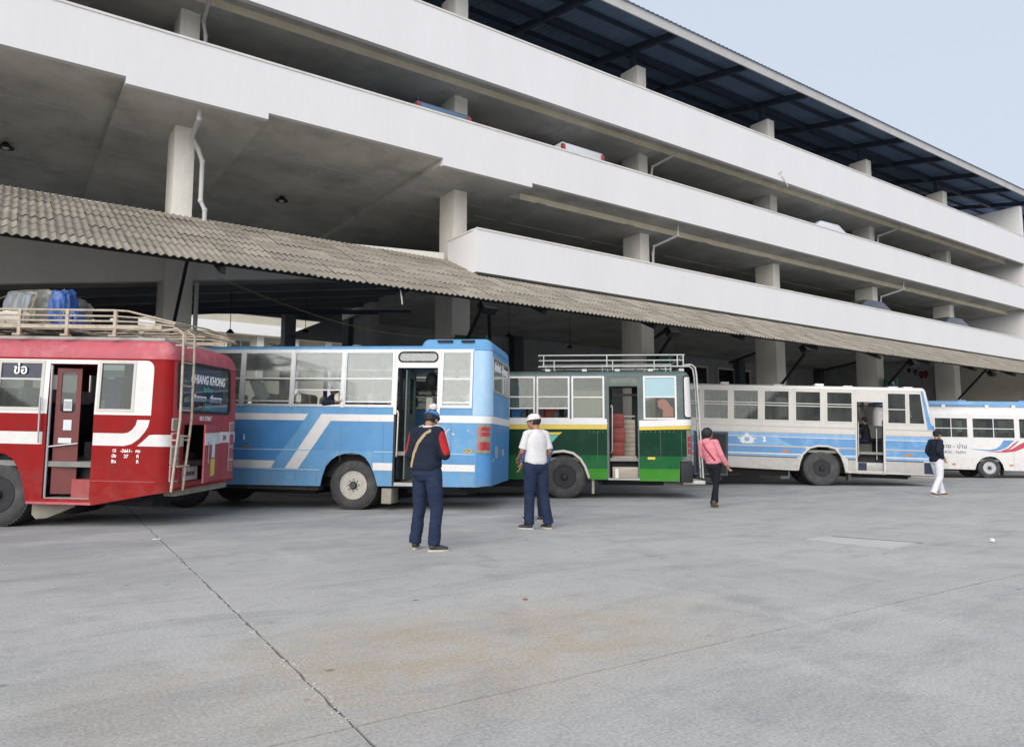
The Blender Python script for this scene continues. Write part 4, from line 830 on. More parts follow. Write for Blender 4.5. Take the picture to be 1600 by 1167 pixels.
# engine hatch
hb = B.box('engine_bay', (XR - .75, .40, .70), (XR - .70, 1.64, 1.64), 'black'); B.box('engine_bay', (XR - .7, .38, .70), (XR - .02, .42, 1.64), 'black'); B.box('engine_bay', (XR - .7, 1.62, .70), (XR - .02, 1.66, 1.64), 'black'); B.box('engine_bay', (XR - .7, .42, .69), (XR - .02, 1.62, .72), 'black'); B.box('engine_bay', (XR - .7, .42, 1.62), (XR - .02, 1.62, 1.65), 'reddark')
B.box('engine_block', (XR - .6, .6, .74), (XR - .25, 1.4, 1.15), 'rubber', bevel=.03)
B.box('licence_plate', (XR - .05, .44, .73), (XR - .03, 1.0, .94), 'paper'); txt('เชียงราย', .10, 'letterdk', B.t, (XR - .025, .72, .835), RT, sx=1.0, bold=.003)
hd = link('hatch_door', None, None, B.t, (XR + .012, 1.62, 0), (0, 0, radians(14)))
hm = MB(); hm.box((-.0, -1.19, .70), (.025, 0, 1.63)); hm.build('hatch_skin', 'redrear', hd)
MB().box((.026, -1.19, 1.30), (.030, 0, 1.49)).build('stripe', 'white', hd); MB().box((.026, -.70, .78), (.030, -.35, 1.06)).build('yellow_sticker', 'yellow', hd); MB().box((.026, -.62, 1.08), (.031, -.40, 1.42)).build('paper_notice', 'paper', hd)
MB().tube([(.035, -.95, 1.0), (.035, -.95, 1.35)], .012, 6).build('hatch_strap', 'barealu', hd)
B.box('bumper', (XR - .25, .35, .50), (XR - .05, 2.2, .62), 'mud', bevel=.015)
# roof rack
m = MB(); x0, x1 = -4.9, 1.66; y0, y1 = .12, B.W - .12; zt = 3.40
for y in (y0, y1):
    for z, r in ((3.38, .018), (3.29, .016), (3.21, .016)): m.tube([(x0, y, z), (x1, y, z)], r, 8)
    m.bar((x0, y, 3.12), (x1 + .75, y, 3.12), .03, .06)
    m.tube([(x1, y, 3.38), (x1 + .2, y, 3.37), (x1 + .95, y + .02 if y < 1 else y - .02, 3.20)], .015, 8); m.tube([(x1, y, 3.21), (x1 + .4, y, 3.20), (x1 + .95, y, 3.14)], .012, 8); m.tube([(x1, y, 3.29), (x1 + .5, y, 3.26), (x1 + .95, y, 3.17)], .012, 8)
x = x1
while x > x0: 
    for y in (y0, y1): m.box((x - .025, y - .02, 2.98), (x + .025, y + .02, 3.39)); m.box((x - .09, y - .035, 2.97), (x + .04, y + .06, 3.0))
    m.bar((x, y0, 3.09), (x, y1, 3.09), .04, .04); x -= .772
m.tube([(x1 + .95, y0, 3.20), (x1 + .98, 1.2, 3.24), (x1 + .95, y1, 3.20)], .015, 8); m.tube([(x1 + .95, y0, 3.13), (x1 + .97, y1, 3.13)], .015, 8); m.tube([(x1 + .35, y0, 3.33), (x1 + .35, y1, 3.33)], .013, 8)
for y in (.5, .9, 1.3, 1.7): m.bar((x0, y, 3.12), (x1 + .9, y, 3.12), .06, .015)
m.build('roof_rack', 'rust', B.t, smooth=40)
# loads on the rack (things of their own)
def bundle(name, label, cat, mt, x, y, z, r, amp, fr, seed, rz=0, flat=0.0, parts=None):
    m = MB(); m.sphere((0, 0, 0), r, 40, 26)
    for i, v in enumerate(m.v):
        p = Vector(v); n = p.normalized()
        # rounded-box shape
        k = .55; q = Vector((math.copysign(abs(n.x) ** k, n.x) * r[0], math.copysign(abs(n.y) ** k, n.y) * r[1], math.copysign(abs(n.z) ** k, n.z) * r[2])) * .82
        dsp = noise.fractal(Vector((n.x * fr, n.y * fr, n.z * fr * .6)) + Vector((seed, 0, 0)), 1.0, 2.0, 4) * amp; q += n * dsp; q.z = max(q.z, -r[2] * .82); m.v[i] = tuple(q)
    o = m.build(name, mt, None, smooth=60); M_ = red_m @ Matrix.Translation((x, y, z + r[2] * .82)) @ Matrix.Rotation(rz, 4, 'Z'); o.matrix_world = M_
    return tag(o, label, cat)
red_m = Matrix.Translation(red.t.location) @ red.t.rotation_euler.to_matrix().to_4x4()
bundle('woven_sack', 'large striped grey woven sack on the red bus roof rack', 'sack', 'stripebag', -.22, 1.0, 3.14, (.62, .45, .41), .06, 1.6, 3)
bundle('luggage_bag', 'dark grey crumpled bag between the striped sack and the blue bundle', 'bag', 'greybag', .14, .8, 3.14, (.27, .4, .39), .08, 2.4, 11, .3)
bundle('white_sack', 'small dirty white sack in front of the striped sack on the rack', 'sack', 'plasticwhite', -.3, .48, 3.14, (.34, .16, .15), .05, 3.0, 17)
bundle('luggage_bag', 'second dark grey bag leaning beside the blue bundle', 'bag', 'greybag', .30, 1.1, 3.14, (.24, .35, .36), .07, 3.4, 23, -.3)
bundle('tarpaulin_bundle', 'upright blue tarpaulin bundle on the red bus rack', 'bundle', 'bluetarp', .48, .62, 3.14, (.19, .25, .38), .075, 2.6, 31)
bundle('tarpaulin_bundle', 'low blue tarpaulin bundle behind the rack rails', 'bundle', 'bluetarp', .68, .55, 3.13, (.17, .2, .19), .05, 2.6, 37)

rpm = MB()
for ps in ([(-.85, .55, 3.2), (-.8, .7, 3.6), (-.5, .9, 3.82), (0, .9, 3.84), (.2, .8, 3.76), (.45, .65, 3.8), (.62, .5, 3.5), (.7, .2, 3.2)], [(-.3, .35, 3.2), (-.28, .55, 3.74), (-.25, 1.2, 3.84)], [(.1, .3, 3.2), (.12, .45, 3.7), (.2, 1.1, 3.84)]): rpm.tube([red_m @ Vector(p) for p in ps], .008, 5)
tag(rpm.build('rope', 'tan', None), 'tan rope lashing the load on the red bus roof rack', 'rope')
# ============ blue bus
B = blue = Bus('blue_bus', 'sky blue bus with white diagonal stripes and open rear door in the centre left', 'bus', (-3.137, 14.571, 0), (ry(0), ry(1.1), ry(-9)), -4.2, 2.74, 2.35, .22, 2.0, .03)
XR = B.xr; e = B.s0 + B.tot
outer = [(B.s0, .42), (-.67, .45), (-.64, .62), (-.57, .84), (-.47, .96), (-.36, 1.04), (-.2, 1.095), (-.04, 1.11), (.12, 1.09), (.24, 1.03), (.34, .90), (.44, .70), (.51, .48), (2.46, .51), (B.sy(.22), .56), (B.sy(2.1), .56), (B.sy(2.1) + B.A + 2, .5), (e, .42), (e, 3.16), (B.s0, 3.16)]
dr = rect(.84, 1.67, .56, 2.80); oval = rrect(.86, 1.64, 2.925, 3.125, .095, 8)
wins = [(-3.48, -2.46), (-2.42, -1.37), (-1.34, -.29), (-.25, .77), (1.73, 2.34)]
rwin = rrect(B.sy(.22), B.sy(2.12), 2.36, 3.04, .06)
fw_ = farwins(B, 0, 0, [-3.7, -2.65, -1.6, -.55, .5, 1.55], .95)
holes = [rect(a + .02, b - .02, 2.05, 3.11) for a, b in wins] + [dr, oval, rwin] + [rect(a, b, 2.08, 3.0) for a, b in fw_]
B.panel('body', outer, holes, 'blue')
st = dict(t=.004, off=.004)
B.panel('stripe', [(B.s0, .935), (-1.66, .935), (-1.06, 1.735), (B.s0, 1.735)], (), 'bluedk', **st)
B.panel('stripe', [(B.s0, 1.74), (-1.07, 1.74), (-.98, 1.87), (B.s0, 1.87)], (), 'white', t=.004, off=.0065)
B.panel('stripe', [(B.s0, .78), (-1.72, .78), (-1.64, .93), (B.s0, .93)], (), 'white', t=.004, off=.0065)
B.panel('stripe', [(-1.43, .78), (-1.15, .78), (-.50, 1.735), (.80, 1.735), (.80, 1.87), (-.70, 1.87)], (), 'white', t=.004, off=.0065)
B.panel('stripe', [(-.49, 1.73), (-.895, 1.16), (.80, 1.16), (.80, 1.73)], (), 'bluemid', **st)
B.panel('stripe', [(-.9, 1.155), (-1.15, .785), (-.69, .785), (-.63, .9), (-.5, 1.02), (-.38, 1.09), (-.2, 1.145), (-.1, 1.155)], (), 'blue', **st) if False else None
B.panel('stripe', rect(.40, .80, .785, .93), (), 'white', t=.004, off=.0065)
B.panel('stripe', rect(1.71, 2.44, .80, .93), (), 'white', t=.004, off=.0065)
B.panel('stripe', rect(1.71, B.sy(2.3), 1.73, 1.87), (), 'white', t=.004, off=.0065)
B.panel('stripe', rect(1.71, 2.44, .935, 1.12), (), 'bluemid', **st)
B.panel('moulding', rect(B.s0, -.90, 1.14, 1.16), (), 'bluepale', t=.01, off=.012); B.panel('moulding', rect(.42, .80, 1.135, 1.155), (), 'bluepale', t=.01, off=.012); B.panel('moulding', rect(1.71, 2.44, 1.12, 1.135), (), 'bluepale', t=.01, off=.012)
B.panel('skirt_moulding', rect(B.s0, -.7, .755, .775), (), 'bluepale', t=.01, off=.012)
B.panel('rear_corner_panel', rect(2.37, B.sy(.2), 1.88, 3.14), (), 'bluepale', t=.004, off=.003)
B.panel('rear_corner_panel', [(2.46, .53), (B.sy(2.2), .57), (B.sy(2.2), 1.72), (B.sy(.12), 1.72), (B.sy(.12), 1.14), (2.46, 1.14)], (), 'bluedk', t=.004, off=.003)
for i, (a, b, z0, z1) in enumerate([(B.sy(.5), B.sy(.72), 1.05, 1.30), (B.sy(.25), B.sy(.33), .98, 1.06), (B.sy(1.3), B.sy(1.5), 1.1, 1.24)]): B.panel('bare_patch', rrect(a, b, z0, z1, .03), (), 'barealu', t=.01, off=.01)
B.panel('window_rail', rect(B.s0, 2.37, 3.135, 3.165), (), 'chrome', t=.02, off=.015)
B.panel('door_header', rect(.79, 1.71, 2.80, 3.133), [oval], 'white', t=.01, off=.012)
ow = B.panel('oval_window_seal', rrect(.84, 1.66, 2.905, 3.12, .10, 8), [rrect(.87, 1.63, 2.935, 3.09, .075, 8)], 'black', t=.02, off=.022); B.panel('pane', rrect(.87, 1.63, 2.935, 3.09, .075, 8), (), 'glass', ow, t=.004, off=.01)
for x in (.815, 1.69): B.panel('door_post', rect(x - .03, x + .03, 1.88, 2.80), (), 'white', t=.02, off=.016)
for x in (-3.5, -2.44, -1.355, -.27): B.panel('window_post', rect(x - .03, x + .03, 2.0, 3.13), (), 'chrome', t=.015, off=.02)
for i, (a, b) in enumerate(wins): B.window(a, b, 2.03, 3.13, bars=(2.58, {0: 2.12, 1: 2.12, 2: 2.35, 3: 2.12, 4: 2.12}[i]), gm='glass', fw=.035, opened={0: 2.12, 1: 2.12, 2: 2.35, 3: 2.12, 4: None}[i])
B.roof(3.16, .13, .22, 'blue', drop=0.0)
B.roof(3.20, .22, .16, 'blue', name='roof_pod', x0=1.22, x1=XR - .0, y0=.03, y1=B.W - .03)
m = MB()
for a, b in ((1.62, 1.92), (2.10, 2.36)): m.box((a, .035, 3.315), (b, .12, 3.35))
m.build('vent_slots', 'black', B.t)
for x in (-2.35, -.40): MB().lathe([(.11, 3.27), (.115, 3.36), (.10, 3.39), (.001, 3.40)], 20, 'z', (x, 1.0, 0)).build('roof_vent', 'greybag', B.t, smooth=30)
rw = B.panel('rear_window_seal', rrect(B.sy(.20), B.sy(2.14), 2.34, 3.06, .07), [rrect(B.sy(.24), B.sy(2.10), 2.39, 3.01, .05)], 'barealu', t=.02, off=.012); B.panel('pane', rrect(B.sy(.24), B.sy(2.10), 2.39, 3.01, .05), (), 'glass', rw, t=.005, off=.0)
B.panel('mullion', rect(B.sy(1.3), B.sy(1.34), 2.38, 3.02), (), 'white', rw, t=.01, off=.012)
txt('เชียงใหม่ - เชียงราย', .2, 'letter', B.t, (XR - .022, 1.15, 2.86), RT, bold=.008)
tlp = B.panel('tail_light', rect(2.47, 2.74, 1.15, 1.71), (), 'lampgrey', t=.02, off=.012)
for z in (1.62, 1.52, 1.33, 1.25): B.panel('lens', rect(2.49, 2.72, z - .035, z + .04), (), 'lampred', tlp, t=.01, off=.018)
for z in (1.42, 1.19): B.panel('lens', rect(2.49, 2.72, z - .03, z + .03), (), 'lampgrey', tlp, t=.01, off=.018)
o = B.panel('side_sticker', rrect(2.20, 2.40, 1.16, 1.23, .02), (), 'yellow', t=.004, off=.009); txt('VOPO', .07, 'letterdk', o, (2.30, -.011, 1.195), (pi / 2, 0, 0), bold=.003)
B.panel('side_marker', rect(-2.36, -2.2, 1.18, 1.23), (), 'lampgrey', t=.01, off=.015); txt('1', .15, 'letter', B.t, (-2.33, -.01, 1.38), (pi / 2, 0, 0), bold=.006)
# scuffs on the rear quarter
for (pts, rr) in (([(1.93, 1.62), (1.86, 1.55), (1.85, 1.45), (1.90, 1.36)], .010), ([(1.97, 1.52), (2.03, 1.50)], .013), ([(1.76, 1.14), (1.86, 1.18)], .008), ([(2.28, 1.60), (2.30, 1.56)], .008)):
    MB().tube([(x, .001, z) for x, z in pts], rr, 6).build('scuff_mark', 'white', B.t)
# doorway
B.panel('door_jamb', [(.80, .5), (.84, .5), (.84, 2.8), (.80, 2.8)], (), 'black', t=.03, off=.012); B.panel('door_jamb', [(1.67, .5), (1.70, .5), (1.70, 2.8), (1.67, 2.8)], (), 'barealu', t=.03, off=.010)
dl = link('door', None, None, B.t, (.88, .06, 0), (0, 0, radians(68))); leaf(dl, .5, .62, 2.76, 1.3, 2.6, 'black', mg=.08); dl2 = link('door', None, None, B.t, (1.02, .08, 0), (0, 0, radians(80))); leaf(dl2, .4, .62, 2.76, 1.9, 2.6, 'greengrey')
B.box('door_step', (.84, -.01, .50), (1.67, .4, .56), 'barealu'); B.box('door_step', (.84, .42, .56), (1.67, .8, .86), 'interior')
ladder_tube(B, 'grab_handle', [(.86, .0, 1.92), (.88, -.05, 1.95), (.90, -.05, 1.9), (.89, -.05, 1.1), (.87, 0, 1.06)], .013, 'plasticwhite')
ladder_tube(B, 'hand_pole', [(1.02, .25, 1.1), (1.02, .25, 2.75)], .018, 'chrome'); ladder_tube(B, 'hand_pole', [(1.6, .25, .9), (1.6, .25, 2.75)], .015, 'black'); ladder_tube(B, 'hand_rail', [(.85, .9, 2.45), (1.65, .9, 2.45)], .015, 'black')
B.common(1.16, 3.1, [-3.6, -2.9, -2.05, -1.3, -.45, .25, 2.25], door=(.84, 1.67)); 
for y in (.95, 1.40):
    o = MB().box((1.18, y, 1.2), (1.3, y + .42, 2.0)).box((.8, y, 1.5), (1.2, y + .42, 1.62)).build('seat', 'seatred', B.t, bevel=.02); MB().box((1.165, y - .01, 1.98), (1.315, y + .43, 2.28)).build('headrest_cover', 'seatcover', o, bevel=.03)
B.box('luggage_rail', (B.xf + .3, .12, 2.75), (.7, .18, 2.78), 'chrome'); B.box('luggage_rail', (B.xf + .3, 1.9, 2.7), (2.3, 1.98, 2.75), 'chrome')
MB().sphere((1.35, .7, 2.62), (.13, .1, .16), 12, 8).build('hanging_bag', 'black', B.t)
MB().prism([(-2.35, 2.55), (-2.1, 2.55), (-1.86, 2.22), (-1.95, 2.16), (-2.2, 2.22)], lambda a, b: (a, .10, b), lambda a, b: (a, .12, b)).build('hanging_towel', 'paper', B.t)
B.axle(0.0, .48, .27, 'steelrim'); B.axle(-3.66, .48, .27, 'steelrim', dual=False, zc=.42)
m = MB(); m.box((.58, .05, .14), (.78, .5, .44)); m.build('mudflap', 'mud', B.t, bevel=.01)
B.box('side_step', (B.xf + .4, .10, .36), (-.75, .35, .44), 'rubber')

# ============ green bus
B = green = Bus('green_bus', 'dark green bus with yellow stripe and grey roof rack in the middle of the row', 'bus', (1.260, 17.884, 0), (ry(0), ry(.2), ry(-4)), -5.6, 3.06, 2.4, .20, 1.95, .03)
XR = B.xr; e = B.s0 + B.tot
outer = [(B.s0, .46), (-.60, .46), (-.56, .75), (-.44, .98), (-.25, 1.08), (-.02, 1.10), (.2, 1.05), (.36, .92), (.48, .74), (.56, .46), (1.05, .46), (1.05, .45), (2.72, .42), (2.74, .42), (2.76, .9), (XR + .1, .9), (B.sy(.2), .88), (B.sy(2.2), .6), (B.sy(2.2) + B.A + 2, .5), (e, .46), (e, 2.96), (B.s0, 2.96)]
dr = rect(1.08, 1.77, .50, 2.70); hd_ = rect(1.10, 1.78, 2.78, 2.92)
wins = [(-4.75, -3.95), (-3.9, -3.1), (-3.05, -2.25), (-2.2, -1.42), (-1.36, -.72), (-.66, .12), (.19, .96), (1.92, 2.69)]
fw_ = farwins(B, 0, 0, [-5, -4, -3, -2, -1, 0, 1, 2], .85); rwin = rrect(B.sy(.3), B.sy(2.1), 2.0, 2.85, .08)
B.panel('body', outer, [rect(a + .02, b - .02, 1.93, 2.92) for a, b in wins] + [dr, hd_, rwin] + [rect(a, b, 1.98, 2.85) for a, b in fw_], 'greengrey')
def lower(z0, z1, m, off=.004):
    """livery band that stops at the doorway and the wheel arch"""
    al = {(.46, .71): (-.60, .56)}.get((z0, z1), None)
    return m
B.panel('green_band', [(B.s0, 1.04), (-.43, 1.04), (-.25, 1.12), (-.02, 1.14), (.2, 1.09), (.30, 1.04), (1.05, 1.04), (1.05, 1.66), (B.s0, 1.66)], (), 'green', t=.004, off=.004)
B.panel('green_band', rect(1.80, B.sy(.06), 1.02, 1.655), (), 'green', t=.004, off=.004)
B.panel('green_band', [(.34, 1.038), (.40, .92), (.50, .72), (1.05, .72), (1.05, 1.038)], (), 'green2', t=.004, off=.004); B.panel('green_band', [(1.80, .72), (2.745, .72), (2.76, .9), (2.80, .92), (2.85, 1.018), (1.80, 1.018)], (), 'green2', t=.004, off=.004)
B.panel('green_band', [(.505, .718), (.555, .47), (1.05, .47), (1.05, .718)], (), 'green3', t=.004, off=.004); B.panel('green_band', rect(1.80, 2.74, .43, .718), (), 'green3', t=.004, off=.004)
B.panel('green_band', [(B.s0, .47), (-.62, .47), (-.57, .8), (-.44, 1.038), (B.s0, 1.038)], (), 'green2', t=.004, off=.0045)
B.panel('belt_stripe', rect(B.s0, 1.05, 1.775, 1.915), (), 'white', t=.012, off=.014); B.panel('belt_stripe', [(1.80, 1.72), (B.sy(1.2), 1.79), (B.sy(1.2), 1.93), (1.80, 1.875)], (), 'white', t=.012, off=.014)
B.panel('yellow_stripe', rect(B.s0, 1.05, 1.665, 1.772), (), 'yellow', t=.008, off=.009); B.panel('yellow_stripe', [(1.80, 1.645), (B.sy(1.2), 1.69), (B.sy(1.2), 1.787), (1.80, 1.717)], (), 'yellow', t=.008, off=.009)
B.panel('yellow_dash', [(-.42, 1.53), (-.12, 1.53), (-.05, 1.59), (-.38, 1.59)], (), 'yellow', t=.004, off=.008); B.panel('teal_flash', [(-.42, 1.52), (-.14, 1.52), (-.42, 1.2)], (), 'lettergreen', t=.004, off=.0075)
o = B.panel('side_sticker', rrect(1.99, 2.17, .945, 1.0, .01), (), 'yellow', t=.004, off=.009); o = B.panel('side_sticker', rrect(-.4, -.3, 1.1, 1.14, .01), (), 'yellow', t=.004, off=.009)
# wheel arch lip
lip = [(-.62, .52), (-.585, .76), (-.46, 1.0), (-.26, 1.11), (-.02, 1.135), (.21, 1.085), (.38, .95), (.50, .76), (.59, .50)]
MB().tube([(a, -.02, b) for a, b in lip], .035, 8).build('arch_lip', 'offwhite', B.t, smooth=50)
for a, b in wins: B.window(a, b, 1.91, 2.94, bars=(2.45, 2.17) if b < .5 else (2.44,), fm='white', gm='glass_md', fw=.03, opened=2.17 if b < .5 else None, gm_top='skyblue_board' if b > 2 else None)
B.panel('window_sticker', [(2.25, 2.36), (2.38, 2.40), (2.46, 2.36), (2.62, 2.16), (2.62, 1.96), (2.36, 1.96), (2.38, 2.12), (2.26, 2.2)], (), 'sticker', t=.003, off=-.0)
B.panel('header_window', rect(1.08, 1.80, 2.76, 2.94), [rect(1.11, 1.77, 2.79, 2.91)], 'greengrey', t=.02, off=.012); B.panel('pane', rect(1.11, 1.77, 2.79, 2.91), (), 'glass_md', t=.004, off=0)
B.panel('door_frame', [(1.03, .46), (1.08, .46), (1.08, 2.72), (1.78, 2.72), (1.78, 1.95), (1.83, 1.95), (1.83, 2.77), (1.03, 2.77)], (), 'greengrey', t=.03, off=.014)
B.panel('corner_panel', rrect(XR - .17, XR + .02 + .10, 1.96, 2.93, .06), (), 'white', t=.01, off=.014); B.panel('corner_seal', rrect(XR - .20, XR + .15, 1.93, 2.96, .08), [rrect(XR - .165, XR + .115, 1.965, 2.925, .055)], 'black', t=.01, off=.012)
B.roof(2.95, .17, .22, 'greengrey', drop=0.0)
rw = B.panel('rear_window_seal', rrect(B.sy(.27), B.sy(2.13), 1.97, 2.88, .1), [rwin], 'black', t=.02, off=.012); B.panel('pane', rwin, (), 'glass_dk', rw, t=.004, off=0)
tl_ = B.panel('tail_light_panel', rect(XR - .14, XR + .10, .93, 1.64), (), 'lampgrey', t=.015, off=.014)
for z in (1.44, 1.29, 1.14): B.panel('lens', rect(XR - .12, XR + .05, z - .06, z + .055), (), 'lampred', tl_, t=.01, off=.02)
# rack of pipes
m = MB(); 
for y in (.15, B.W - .15):
    for z, r in ((3.48, .018), (3.35, .016), (3.20, .02)): m.tube([(-.62 if z < 3.4 else -.62, y, z), (2.92, y, z)], r, 8)
    for x in (-.50, 1.05, 2.76, 2.90): m.tube([(x, y, 3.18), (x, y, 3.49)], .018, 8)
    for x in (-.24, 1.19, 2.2): m.tube([(x, y, 3.10), (x, y, 3.36)], .016, 8)
    for x in (-.4, .5, 1.3, 2.1, 2.85): m.box((x - .06, y - .03, 3.08), (x + .06, y + .05, 3.14))
for x in (-.62, 2.92):
    for z in (3.48, 3.20): m.tube([(x, .15, z), (x, B.W - .15, z)], .016, 8)
for x in (0, .6, 1.2, 1.8, 2.4): m.tube([(x, .15, 3.19), (x, B.W - .15, 3.19)], .014, 8)
m.build('roof_rack', 'rackgrey', B.t, smooth=50)
m = MB()
for y in (.25, .6): m.tube([(2.92, y, 3.24), (XR + .05, y, 3.25), (XR + .14, y, 3.18), (XR + .17, y, 3.0), (XR + .28, y, .50)], .022, 8)
for z in (2.7, 2.3, 1.9, 1.5, 1.1, .7): m.tube([(XR + .2 + (2.9 - z) * .03, .25, z), (XR + .2 + (2.9 - z) * .03, .6, z)], .014, 6)
m.build('ladder', 'rackgrey', B.t, smooth=50)
# rear black box and bumper
B.box('battery_box', (2.77, .02, .40), (3.06, .5, .90), 'black', bevel=.02); B.box('bumper', (2.8, .1, .36), (XR + .3, 2.3, .44), 'offwhite', bevel=.01); B.box('box_foot', (2.78, .05, .34), (2.82, .12, .42), 'black')
# doorway: planked steps and red crates
dl = link('door', None, None, B.t, (1.10, .05, 0), (0, 0, radians(78))); leaf(dl, .45, .5, 2.66, 1.6, 2.5, 'black')
ladder_tube(B, 'grab_handle', [(1.12, -.0, 2.2), (1.14, -.05, 2.24), (1.16, -.05, 2.2), (1.15, -.05, 1.15), (1.13, 0, 1.1)], .013, 'rackgrey')
B.box('door_sill', (1.05, -.02, .455), (1.80, .06, .495), 'barealu'); B.box('door_step', (1.16, .06, .50), (1.77, .35, .76), 'wood', bevel=.01); B.box('door_step', (1.16, .36, .50), (1.77, .7, 1.02), 'wood', bevel=.01)
for k in range(8): B.box('plank', (1.40, .72 + .004 * (k % 2), 1.03 + k * .112), (1.77, .75, 1.03 + k * .112 + .104), 'wood')
B.box('small_box', (1.22, .03, .50), (1.30, .058, .72), 'plasticwhite')
for k in range(3): 
    o = B.box('crate', (1.17 + .03 * (k % 2), .38, 1.03 + k * .345), (1.47 + .02 * (k % 2), .70, 1.03 + k * .345 + .335), 'redbox', bevel=.015); tag(o, ['red crate at the bottom of the stack in the green bus doorway', 'red crate in the middle of the stack in the green bus doorway', 'red crate on top of the stack in the green bus doorway'][k], 'crate', 'red crates stacked in the doorway')
    mw = Matrix.Translation(green.t.location) @ green.t.rotation_euler.to_matrix().to_4x4(); o.parent = None; o.matrix_world = mw
    for zz in (.08, .2):
        MB().box((1.20 + .03 * (k % 2), .366, 1.03 + k * .345 + zz), (1.45, .379, 1.03 + k * .345 + zz + .05)).build('slat', 'redbox', o)
B.common(.98, 2.9, [-4.9, -4.1, -3.3, -2.5, -1.7, -1.0, -.2, .6, 2.6], door=(1.08, 1.77), seat_top='seatdk', seat_m='seatdk')
B.box('curtain', (.24, .08, 1.95), (.9, .1, 2.6), 'curtaintan'); B.box('curtain', (-1.3, .3, 1.95), (-.95, .34, 2.85), 'curtain'); B.box('sacks', (-.5, .3, 1.9), (-.1, .8, 2.3), 'redbox', bevel=.08); B.box('hand_rail', (1.1, 1.0, 2.0), (1.8, 1.04, 2.04), 'barealu'); B.box('luggage_rail', (-5, 1.9, 2.6), (2.6, 1.98, 2.66), 'rackgrey')
B.axle(0.0, .52, .27, 'black'); B.axle(-4.0, .5, .27, 'black', dual=False)
MB().box((.66, .06, .12), (.72, .36, .5)).build('mudflap', 'mud', B.t); MB().box((.86, .3, .28), (.92, .5, .5)).build('exhaust_hanger', 'black', B.t)

# ============ pale blue bus
B = lb = Bus('pale_blue_bus', 'cream and pale blue bus with slanted rear and emblem, second from the right', 'bus', (10.0, 23.956, 0), (ry(0), ry(2.0), ry(-9)), -4.6, 3.44, 2.45, .20, 2.0, .02, rake=.20, rake0=1.95)
XR = B.xr; e = B.s0 + B.tot
outer = [(B.s0, .50), (-3.0, .50), (-.73, .46), (-.68, .72), (-.58, .96), (-.38, 1.17), (-.15, 1.24), (.15, 1.24), (.38, 1.18), (.55, .98), (.64, .74), (.70, .45), (1.02, .45), (3.25, .46), (B.sy(.2), .5), (B.sy(2.25), .5), (e, .5), (e, 3.14), (B.s0, 3.14)]
dr = rect(1.07, 1.86, .53, 2.74)
wins = [(-4.3, -3.85), (-3.76, -2.93), (-2.80, -1.97), (-1.82, -1.0), (-.84, -.02), (.13, .95), (1.98, 2.57), (2.62, 3.14)]
fw_ = farwins(B, 0, 0, [-4.0, -3, -2, -1, 0, 1, 2], .88)
B.panel('body', outer, [rect(a + .02, b - .02, 2.06, 3.04) for a, b in wins] + [dr] + [rect(a, b, 2.08, 3.0) for a, b in fw_] + [rrect(B.sy(.3), B.sy(2.15), 2.1, 3.0, .08)], 'offwhite')
def split(z0, z1, m, off=.004, x1=3.35, x0=None, arch=True):
    a = B.s0 if x0 is None else x0; zc = (z0 + z1) / 2
    if zc > 1.26 or not arch: segs = [(a, 1.03)]
    else: h = .74 if zc < .9 else (.66 if zc < 1.05 else .48); segs = [(a, -h - .02), (h + .04, 1.03)]
    for p, q in segs + [(1.90, x1)]: B.panel('stripe', rect(p, q, z0, z1), (), m, t=.004, off=off)
split(1.25, 1.52, 'lbblue'); split(1.545, 1.655, 'lbblue2'); split(1.525, 1.542, 'white', .006); split(.90, .965, 'lbblue2'); split(.97, 1.0, 'white', .006); split(1.005, 1.20, 'lbblue'); split(1.205, 1.235, 'barealu', .012)
split(.50, .86, 'barealu', .006, 3.05); split(.865, .895, 'signdark', .01, 3.05); split(1.66, 1.69, 'barealu', .012); split(1.86, 1.885, 'barealu', .008)
B.panel('stripe', [(-2.5, 1.26), (-.9, 1.26), (-1.4, 1.5), (-2.5, 1.5)], (), 'lbblue2', t=.003, off=.0062)
B.panel('stripe', rect(3.06, B.sy(1.0), .5, .86), (), 'signdark', t=.004, off=.006)
B.panel('blue_corner', [(3.16, 3.12), (3.24, 3.12), (3.30, 2.10), (3.36, 2.02), (B.sy(1.8), 2.02), (B.sy(1.8), 1.90), (3.18, 1.90)], (), 'lbblue', t=.004, off=.006); B.panel('white_corner', [(3.25, 3.12), (B.sy(1.8), 3.12), (B.sy(1.8), 2.03), (3.37, 2.03), (3.31, 2.11)], (), 'white', t=.004, off=.006)
for i, (a, b) in enumerate(wins): B.window(a, b, 2.05, 3.06, bars=() if i == 7 else ((2.56, 2.64) if i < 6 else (2.52,)), fm='offwhite', gm='glass_dk', fw=.035)
B.roof(3.13, .14, .16, 'white', drop=0.0)
for x in (-3.0, .05): B.box('roof_vent', (x - .14, .5, 3.24), (x + .14, .9, 3.35), 'white', bevel=.02)
for x in (-1.3, .9, 2.3, 2.75): B.box('roof_hatch', (x - .12, .4, 3.25), (x + .16, .9, 3.29), 'white', bevel=.01)
